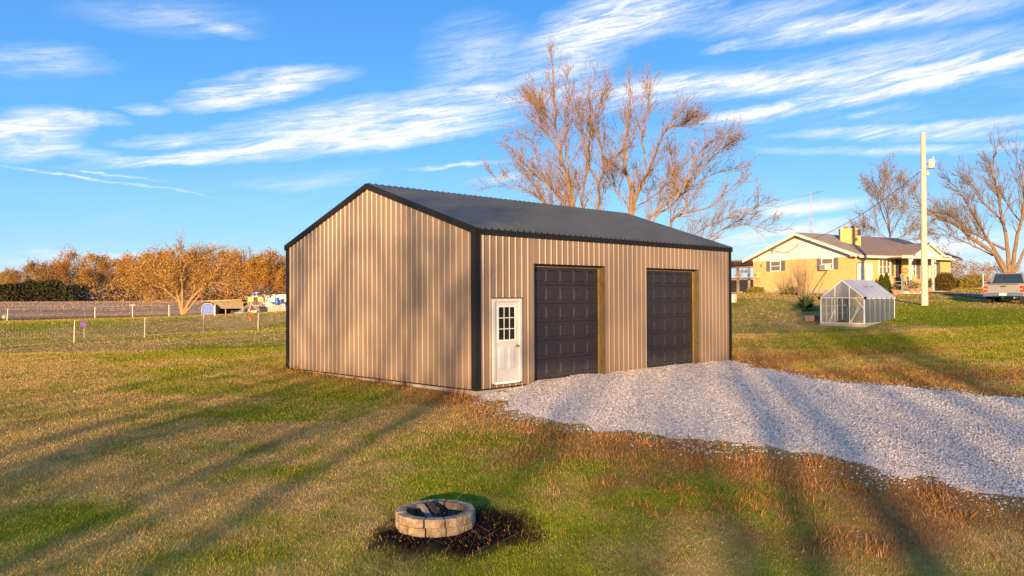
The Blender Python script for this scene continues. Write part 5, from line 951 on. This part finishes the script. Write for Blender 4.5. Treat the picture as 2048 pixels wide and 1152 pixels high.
# ---------------------------------------------------------------- shrubs by the house and along the right horizon
def make_shrubs():
    rng = random.Random(3)
    p = ground_at(1606, 586, 55.3); T = thing('bare_bush', 'tall leafless tan bush growing against the brick gable wall', 'bush', p); seg = []; tips = []
    for i in range(70): a = rng.uniform(0, 6.28); t = abs(rng.gauss(0, .28)); grow(seg, tips, (rng.gauss(0, .2), rng.gauss(0, .2), -.1), (math.sin(t)*math.cos(a), math.sin(t)*math.sin(a), math.cos(t)), rng.uniform(1.3, 2.3), .014, 1, rng, .2, .3, (2, 4), .08, .006)
    tube_mesh('stems', seg, mat('tan_stem', (.42, .28, .16), .9, .2, 6), T, 3)
    p = ground_at(1612, 616, 45); T = thing('yucca', 'spiky dark green yucca clump on the lawn left of the greenhouse', 'plant', p); mb = MB(); g = np.random.default_rng(6); V = []; F = []
    for i in range(230):
        a = g.uniform(0, 6.283); el = math.asin(g.uniform(.02, 1)**.8*.98); L = g.uniform(.75, 1.05); d = np.array([math.cos(a)*math.cos(el), math.sin(a)*math.cos(el), math.sin(el)]); s = np.array([-math.sin(a), math.cos(a), 0])*.028; m = d*L*.55; t = d*L-np.array([0, 0, .18*math.cos(el)]); o = len(V); V += [-s, s, m+s*1.2, t, m-s*1.2]; F += [(o, o+1, o+2, o+4), (o+4, o+2, o+3, o+3)]
    me = bpy.data.meshes.new('leaves'); me.from_pydata([tuple(v) for v in V], [], [f if f[2] != f[3] else f[:3] for f in F]); me.update(); link_mesh('leaves', me, M['yucca'], T).location = (0, 0, .1)
    tube_mesh('crown_base', [(0, 0, -.1, 0, 0, .2, .12, .08)], M['bark2'], T, 8)
    for i, (px, h, lab) in enumerate(((1763, 1.35, 'pointed green conifer under the triple window, left of a pair'), (1773, 1.45, 'pointed green conifer under the triple window, right of a pair'))):
        p = ground_at(px, 584, 55.5); T = thing('conifer_shrub', lab, 'bush', p, 0, 'pointed conifers by the house'); g = np.random.default_rng(60+i); n = 2600; z = g.random(n)**1.3*h; r = .42*(1-z/h)**.7*(.55+.45*g.random(n)); a = g.random(n)*6.283; leaf_quads('foliage', np.c_[r*np.cos(a), r*np.sin(a), z+.1], .09, M['evergreen'], T, g); tube_mesh('stem', [(0, 0, -.2, 0, 0, h, .04, .01)], M['bark2'], T, 5)
    p = ground_at(1891, 580, 59); T = thing('dome_bush', 'rounded rusty green bush at the right end of the house', 'bush', p); leaf_ball('foliage', (0, 0, .75), (.72, .72, .72), 5200, .10, M['rustbush'], T, 71, .6); tube_mesh('stem', [(0, 0, -.2, 0, 0, .8, .06, .03)], M['bark2'], T, 5)
    for i, (px, py, D, r, h, lab) in enumerate(((1513, 584, 65, .8, .4, 'low yellow weeds at the left foot of the brick wall'), (1583, 584, 58, .9, .45, 'low green-yellow weeds at the foot of the brick wall beside the bare bush'))):
        p = ground_at(px, py, D); T = thing('weed_clump', lab, 'plant', p); leaf_ball('foliage', (0, 0, h*.4), (r, r, h), 900, .12, leaf_mat('weed_leaf%d' % i, [(.25, .2, .04), (.16, .16, .03), (.3, .22, .06)], .2), T, 80+i)
    # bare brush on the rise beyond the drive
    labs = 'bare tan brush on the rise between the house and the pickup'; G = 'bare brush beyond the house drive'; made = None
    for i, (px, D, h) in enumerate(((1880, 96, 4.6), (1902, 90, 3.6), (1915, 104, 3.4), (1932, 92, 3.0), (1948, 100, 3.2), (1964, 94, 2.8), (1980, 98, 3.0), (2000, 104, 3.4), (2030, 100, 3.2), (1476, 92, 2.2))):
        p = ground_at(px, 584, D); lab = labs if i else 'taller bare brush rising behind the right end of the house'
        if i == 9: lab = 'bare brush seen through the covered deck'
        if made is None: made = leafy('brush', lab, G, 501, 4., M['twig'], M['bark3'], 420, .2, p, 0, (h/4, h/4), .22, trunk=.05, r=.05, nl=11, lev=3, rmin=.012, lean=.7); made['category'] = 'bush'
        else: o = copy_tree(made, p, i*1.3, (h/4*1.15, h/4), lab, G); o['category'] = 'bush'
    for i, (px, D, r, lab) in enumerate(((1932, 74, .7, 'yellow-green bush left of the thin white post'), (1950, 78, .95, 'larger yellow-green bush just left of the thin white post'), (1908, 72, .6, 'low yellowed bush beside the rusty dome bush'))):
        p = ground_at(px, 584, D); T = thing('yellow_bush', lab, 'bush', p, 0, 'yellow-green bushes by the drive'); leaf_ball('foliage', (0, 0, r*.7), (r*1.2, r*1.2, r*.9), 1500, .16, leaf_mat('yellow_leaf%d' % i, [(.26, .22, .04), (.2, .18, .04), (.32, .2, .06)], .25), T, 90+i); tube_mesh('stem', [(0, 0, -.2, 0, 0, r, .05, .02)], M['bark2'], T, 5)
    p = ground_at(1966.5, 584, 60); T = thing('marker_stake', 'thin white stake beside the house drive', 'post', p); MB().tube((0, 0, -.2), (0, 0, 1.25), .035, n=8).build('stake', M['white'], T); MB().tube((0, 0, 1.251), (0, 0, 1.3), .04, .01, n=8).build('cap', M['white2'], T)
    # pole leaning under the air conditioner, brick pile by the greenhouse
    a = hw((-.3, hgable(1660, 541)[0], hgable(1660, 541)[1])); b = ground_at(1632, 588, 54.5); o = MB().tube(Vector(b)-Vector((0, 0, .1)), a, .035, n=6).build('prop_pole', mat('yellow_pole', (.45, .30, .08), .7, .1, 5)); tag(o, 'thin yellow pole propped under the window air conditioner', 'pole')
    for i in range(6):
        p = ground_at(1632, 628, 39); o = MB().box(-.5, .5, -.07, .07, 0, .09).build('stacked_board', mat('red_board%d' % i, (.34, .2, .16), .9, .2, 5)); o.location = (p[0]+.0, p[1]+(i % 2)*.17-.1, p[2]+(i//2)*.092-.01); o.rotation_euler = (0, 0, R(-30+4*(i//2))); tag(o, 'weathered reddish board in the low pile left of the greenhouse', 'board', 'reddish boards piled by the greenhouse')
make_shrubs()
# ---------------------------------------------------------------- fences, pinwheels, yard things on the left
M.update(fpost=mat('white_post', (.72, .64, .50), .6, .06, 5), net=mat('net_strand', (.30, .28, .2), .7, .1, 5), purple=mat('purple_foil', (.25, .08, .55), .35, .1, 8), red=mat('red_foil', (.6, .03, .02), .4, .1, 8), lime=mat('lime_foil', (.35, .5, .12), .4, .1, 8), tarp=mat('blue_tarp', (.035, .10, .42), .5, .15, 5, bump=.6, bscale=6), pool=mat('pool_plastic', (.12, .50, .62), .45, .08, 4), barrel=mat('blue_barrel', (.03, .13, .50), .4, .1, 4), yellow=mat('yellow_panel', (.62, .38, .02), .5, .12, 5), orange=mat('orange_panel', (.66, .22, .01), .5, .1, 5), plank=mat('grey_plank', (.42, .33, .24), .9, .2, 5, stretch=(4, 4, .5)), coopwall=mat('coop_wall', (.21, .17, .11), .9, .2, 5), black=mat('black_pipe', (.03, .04, .05), .5, .15, 5))
def make_fences():
    pts = [gpt(148, 686), gpt(289, 675), gpt(407, 666), gpt(516, 659)]; st = (pts[3]-pts[0])/3; pts = [pts[0]-st*2, pts[0]-st]+pts+[pts[3]+st, pts[3]+st*2]
    T = thing('netting_fence', 'low electric netting fence on thin white posts across the left lawn', 'fence', (0, 0, 0)); rng = random.Random(2)
    P = []
    for i, q in enumerate(pts):
        z = float(hgt(q[0], q[1])); b = Vector((q[0], q[1], z-.1)); t = b+Vector((rng.uniform(-.05, .05), rng.uniform(-.05, .05), 1.25)); MB().tube(b, t, .026, .022, n=6).build('post', M['fpost'], T); P.append((b+Vector((0, 0, .1)), t))
    seg = []
    for (b0, t0), (b1, t1) in zip(P[:-1], P[1:]):
        n = 26
        for j in range(8):
            f = .03+j/7*.9
            for i in range(n): a = i/n; c = (i+1)/n; sg = lambda u: -.10*4*u*(1-u)*f; p0 = b0.lerp(t0, f).lerp(b1.lerp(t1, f), a)+Vector((0, 0, sg(a))); p1 = b0.lerp(t0, f).lerp(b1.lerp(t1, f), c)+Vector((0, 0, sg(c))); seg.append((*p0, *p1, .0042, .0042))
        for i in range(34): a = (i+.5)/34; sg = -.10*4*a*(1-a); lo = b0.lerp(b1, a); hi = b0.lerp(t0, .93).lerp(b1.lerp(t1, .93), a)+Vector((0, 0, sg*.93)); seg.append((*lo, *hi, .0038, .0038))
    o = tube_mesh('net', seg, M['net'], T, 3); o['kind'] = 'stuff'
    T = thing('wire_fence', 'wire fence on weathered stakes along the edge of the plowed field', 'fence', (0, 0, 0)); P = []
    for i, (x, y0, y1) in enumerate(((-120, 618, 643), (14, 616, 641), (190, 613, 636), (265, 609, 634.5), (338, 609, 632.5), (430, 607, 631))):
        q = gpt(x, y1+1); D = (q-CP)@_f; h = (y1-y0)/FPX*D; b = Vector((q[0], q[1], float(hgt(q[0], q[1]))-.1)); t = b+Vector((.06 if i == 1 else 0, -.1 if i == 1 else 0, h+.1)); MB().tube(b, t, .05, .045, n=6).build('stake', M['fpost'], T); P.append((b, t))
        if i == 3: MB().box(t.x-.25, t.x+.25, t.y-.05, t.y+.05, t.z-.05, t.z+.05).build('cross_bar', M['fpost'], T)
    for f in (.35, .65, .95): MB().path([b.lerp(t, f) for b, t in P], .008, 4).build('wire', M['net'], T)
    def pinwheel(px, py, D, r, m, lab, n=8):
        c = at(px, py, D); g = ground_at(px, py, D); T = thing('pinwheel', lab, 'pinwheel', g, YAW-math.pi/2, 'garden pinwheels by the fence'); h = c[2]-g[2]; MB().tube((0, 0, -.1), (0, .02, h), .012, n=6).build('stick', M['fpost'], T); Hb = MB().tube((0, -.03, h), (0, .03, h), .03, n=8).build('hub', M['fpost'], T)
        for i in range(n): a = 2*math.pi*i/n; e = a+.55; MB().add([(0, -.02, h), (r*math.cos(a), -.02, h+r*math.sin(a)), (r*.8*math.cos(e), -.07, h+r*.8*math.sin(e)), (0, -.035, h), (r*.8*math.cos(e), -.075, h+r*.8*math.sin(e)), (r*math.cos(a), -.025, h+r*math.sin(a))], [(0, 1, 2), (3, 4, 5), (0, 2, 4, 3), (1, 0, 3, 5), (2, 1, 5, 4)]).build('vane', M[m], T)
    pinwheel(168, 649, 47, .20, 'purple', 'purple pinwheel behind the netting fence on the left lawn'); pinwheel(501, 633, 62, .19, 'red', 'red pinwheel near the turquoise pool behind the fence'); pinwheel(8, 634, 75, .2, 'lime', 'pale lime pinwheel by the field stakes at the left edge')
make_fences()
def make_yard():
    D = 104; mpp = D/FPX; rz = YAW-math.pi/2                       # local x runs to the viewer's right, y away
    def root(name, lab, cat, px, py, dd=0, grp=None, rot=0.): p = ground_at(px, py, D+dd); return thing(name, lab, cat, p, rz+rot, grp)
    # tarp shelter: arched frame with a blue sheet front
    T = root('tarp_shelter', 'small arched shelter with a bright blue tarp front in the back yard', 'shelter', 416, 628); n = 12; w, h, dp = .74, 1.45, 1.6; arch = [(-w, 0)]+[(-w*math.cos(math.pi*i/n)**1, h*.62+h*.38*math.sin(math.pi*i/n)) for i in range(n+1)]+[(w, 0)]
    MB().prism(arch, 1, 0, .03).build('tarp_front', M['tarp'], T); ar2 = [(x*1.08, z*1.05) for x, z in arch]; mb = MB()
    for a, b in zip(ar2[:-1], ar2[1:]): mb.add([(a[0], -.02, a[1]), (b[0], -.02, b[1]), (b[0], dp, b[1]), (a[0], dp, a[1])], [(0, 1, 2, 3)])
    mb.build('cover', M['coopwall'], T); MB().path([(x, -.03, z) for x, z in ar2], .035).build('hoop', M['fpost'], T)
    T = root('low_shed', 'long low weathered shed with a sloping roof right of the blue tarp', 'shed', 455, 628, 1.5)
    w = 2.1; MB().add([(-w-1.2, -.5, 1.78), (w, -.5, 1.98), (w, 2.6, 1.75), (-w-1.2, 2.6, 1.55), (-w-1.2, -.5, 1.86), (w, -.5, 2.06), (w, 2.6, 1.83), (-w-1.2, 2.6, 1.63)], [(0, 3, 2, 1), (4, 5, 6, 7), (0, 1, 5, 4), (1, 2, 6, 5), (2, 3, 7, 6), (3, 0, 4, 7)]).build('roof', M['plank'], T)
    MB().box(-w-.1, w-.1, -.05, .02, .82, 1.74).build('wall', M['coopwall'], T); MB().box(-w-.1, w-.1, 2.2, 2.28, 0, 1.5).build('back_wall', M['darkwood'], T); MB().box(-w-.4, w, -.56, -.501, 1.80, 1.86).build('fascia', M['yellow'], T)
    for x in (-w, -.3, w-.12): MB().box(x, x+.1, -.02, .08, -.1, 1.76 if x > -1 else 1.7).build('post', M['plank'], T)
    MB().beam((-1.9, -.3, .05), (-.9, -.06, 1.3), .08).build('brace', M['plank'], T)
    # play fort with a plank slide
    T = root('play_fort', 'wooden play fort with plank slide and yellow panels', 'play fort', 505, 628)
    MB().box(-1.05, 1.25, -.1, 1.4, 2.30, 2.38).build('roof_board', M['plank'], T); MB().box(-.7, 1.2, 0, 1.2, 1.25, 1.32).build('deck', M['plank'], T)
    for x in (-.62, 1.1):
        for y in (0, 1.15): MB().box(x, x+.1, y, y+.1, -.1, 2.3).build('post', M['plank'], T)
    for a, b, m in ((-.5, .16, 'yellow'), (.72, 1.08, 'yellow'), (1.09, 1.45, 'orange')): MB().box(a, b, -.06, -.01, 1.75, 2.28).build('side_panel', M[m], T)
    for i in range(5): x = -.55+i*.13; MB().beam((x, -.1+.0*i, 1.45), (x-1.75, -.45, .0), .12, .03).build('slide_plank', M['plank'], T)
    MB().beam((-.1, -.15, 1.5), (1.35, -.15, .1), .10, .1).build('ladder_rail', M['plank'], T); MB().beam((-.1, -.15, 1.5), (-.55, -.2, .0), .1).build('ladder_rail', M['plank'], T)
    MB().box(.25, .9, -.04, 0, 1.0, 1.25).build('hatch', M['coopwall'], T)
    bpy.context.view_layer.update()
    for i, (x, m, lab) in enumerate(((.02, 'barrel', 'left bucket of two on the play fort roof'), (.5, 'barrel', 'right taller bucket of two on the play fort roof'))):
        p = T.matrix_world @ Vector((x, .3, 2.385)); B = thing('bucket', lab, 'bucket', p, rz, 'buckets on the play fort'); r = .21+.05*i; MB().lathe(0, 0, [(r*.85, 0), (r*.9, .12)], 14).build('base', M['white'], B); MB().lathe(0, 0, [(r*.9, .121), (r, .38+.08*i)], 14).build('body', M[m], B); MB().lathe(0, 0, [(r*1.05, .381+.08*i), (r*1.05, .43+.1*i)], 14).build('lid', M['red' if i == 0 else 'white'], B)
    for i, (px, py, z, c, lab) in enumerate(((504, 618, .5, 'orange', 'orange toy heaped under the play fort slide'), (508, 617, .38, 'yellow', 'yellow toy heaped under the play fort slide'), (503, 626, .1, 'white', 'pale toy on the ground in front of the play fort'), (511, 625, .1, 'plastic', 'cream toy on the ground at the right of the play fort'))):
        q = root('toy', lab, 'toy', px, 629, -1.2); mb = MB(); mb.lathe(0, 0, [(.1, 0), (.24, .12), (.26, .3), (.12, .45)], 9); mb.build('body', M[c], q); MB().box(-.2, .2, -.05, .05, .451, .55).build('top', M[c], q)
    T = root('culvert_pipe', 'dark grey culvert pipe lying behind the plank fence', 'pipe', 536, 624, -.3, None, .25); mb = MB(); n = 16
    mb.tube((-1.0, 0, .55), (1.2, .2, .75), .5, .34, n, False); mb.build('pipe', M['black'], T); MB().tube((1.21, .2, .75), (1.6, .24, .77), .2, .17, 12).build('end_sleeve', M['black'], T); MB().tube((-1.0, 0, .55), (-.9, 0, .55), .53, .53, n, False).build('collar', M['black'], T)
    T = root('pale_shed', 'long pale board-sided shed behind the play fort', 'shed', 556, 622, 7); n = 9; h = 2.35
    for i in range(n): MB().box(-2.1, 3.2, -.02+.012*(i % 2), .05, i*h/n+.3, (i+1)*h/n+.29).build('siding_board', M['plastic'], T)
    MB().box(-2.1, 3.2, .06, 2.4, .0, h+.28).build('core', M['oldwood'], T); MB().box(-2.25, 3.3, -.2, 2.6, h+.3, h+.38).build('roof', M['white'], T)
    T = root('work_table', 'orange-brown wooden table carrying the blue barrel', 'table', 555, 628, 1.); MB().box(-.5, .5, -.3, .5, 1.1, 1.2).build('top', M['orange'], T)
    for x in (-.42, .34):
        for y in (-.25, .4): MB().box(x, x+.08, y, y+.08, -.1, 1.1).build('leg', M['cedar'], T)
    MB().box(-.1, .4, -.29, -.25, .35, .8).build('panel', M['orange'], T)
    bpy.context.view_layer.update(); p = T.matrix_world @ Vector((-.08, .1, 1.2)); B = thing('blue_barrel', 'upright blue plastic barrel standing on the wooden table', 'barrel', p, rz); MB().lathe(0, 0, [(.24, 0), (.29, .06), (.29, .32), (.305, .35), (.29, .38), (.29, .7), (.305, .73), (.29, .76), (.29, .98), (.25, 1.04)], 18).build('drum', M['barrel'], B); MB().lathe(.1, 0, [(.05, 1.041), (.05, 1.07)], 8).build('bung', M['white'], B)
    T = root('plank_fence', 'low fence of upright grey planks beside the garage corner', 'fence', 556, 630, -2.); rng = random.Random(8)
    for i in range(15): x = -1.3+i*.22; MB().box(x, x+.20, -.02+rng.uniform(-.012, .012), .02, -.1, 1.05+rng.uniform(-.06, .05)).build('plank', M['plank'], T)
    MB().box(-1.5, 2.1, .021, .08, .82, .93).build('rail', M['oldwood'], T); MB().box(-1.9, 2.1, -.1, .1, 1.12, 1.17).build('top_board', M['plank'], T)
    T = root('kiddie_pool', 'shallow turquoise plastic pool at the foot of the slide', 'pool', 484, 630.5, -2.5); MB().lathe(0, 0, [(.78, 0), (.86, .16), (.9, .34), (.96, .36), (.96, .33), (.93, .32), (.84, .06), (.1, .05)], 26).build('shell', M['pool'], T); MB().lathe(0, 0, [(.98, .30), (.985, .34), (.98, .35)], 26).build('rim', M['pool'], T)
    T = root('tree_stump', 'tall broken tree stump standing behind the low shed', 'stump', 471.5, 622, 10); tube_mesh('trunk', [(0, 0, -.2, .02, 0, 1.6, .24, .2), (.02, 0, 1.6, .0, 0, 3.1, .2, .17)], M['bark3'], T, 9); tube_mesh('limb', [(.05, 0, 2.4, .45, 0, 3.3, .06, .03)], M['bark'], T, 5)
make_yard()
# ---------------------------------------------------------------- the row of bare trees behind the viewpoint that shades the near yard
def make_shade():
    dx, dy = math.cos(SUN_AZ), math.sin(SUN_AZ); G = 'bare trees west of the yard'; made = None
    lab = 'bare yard tree in the row behind the viewpoint, outside the picture'; thick = None
    for i, (c, a, h) in enumerate(((.7, -62, 15), (-5.9, -60, 14), (-7.6, -66, 15), (4.6, -72, 16), (-10.4, -58, 13), (-12.2, -50, 12), (9.5, -70, 13), (-3.2, -80, 15.), (2.6, -56, 13.), (6.2, -60, 13.5))):
        x = dx*a-dy*c; y = dy*a+dx*c; p = (x, y, float(hgt(x, y))); dense = i in (4, 5, 8, 9)
        if not dense and made is None: made = leafy('yard_tree', lab, G, 901, 15., M['bud'], M['bark2'], 0, .16, p, 0, (h/15,)*2, .25, trunk=.3, r=.32, nl=8, lev=3, rmin=.016, lean=.8, kids=(3, 4))
        elif dense and thick is None: thick = leafy('yard_tree', lab, G, 905, 15., M['bud'], M['bark2'], 1500, .16, p, 0, (h/15,)*2, .3, trunk=.15, r=.32, nl=11, lev=4, rmin=.016, lean=.8, kids=(3, 4))
        else: copy_tree(thick if dense else made, p, i*1.7, (h/15,)*2, lab, G)
make_shade()
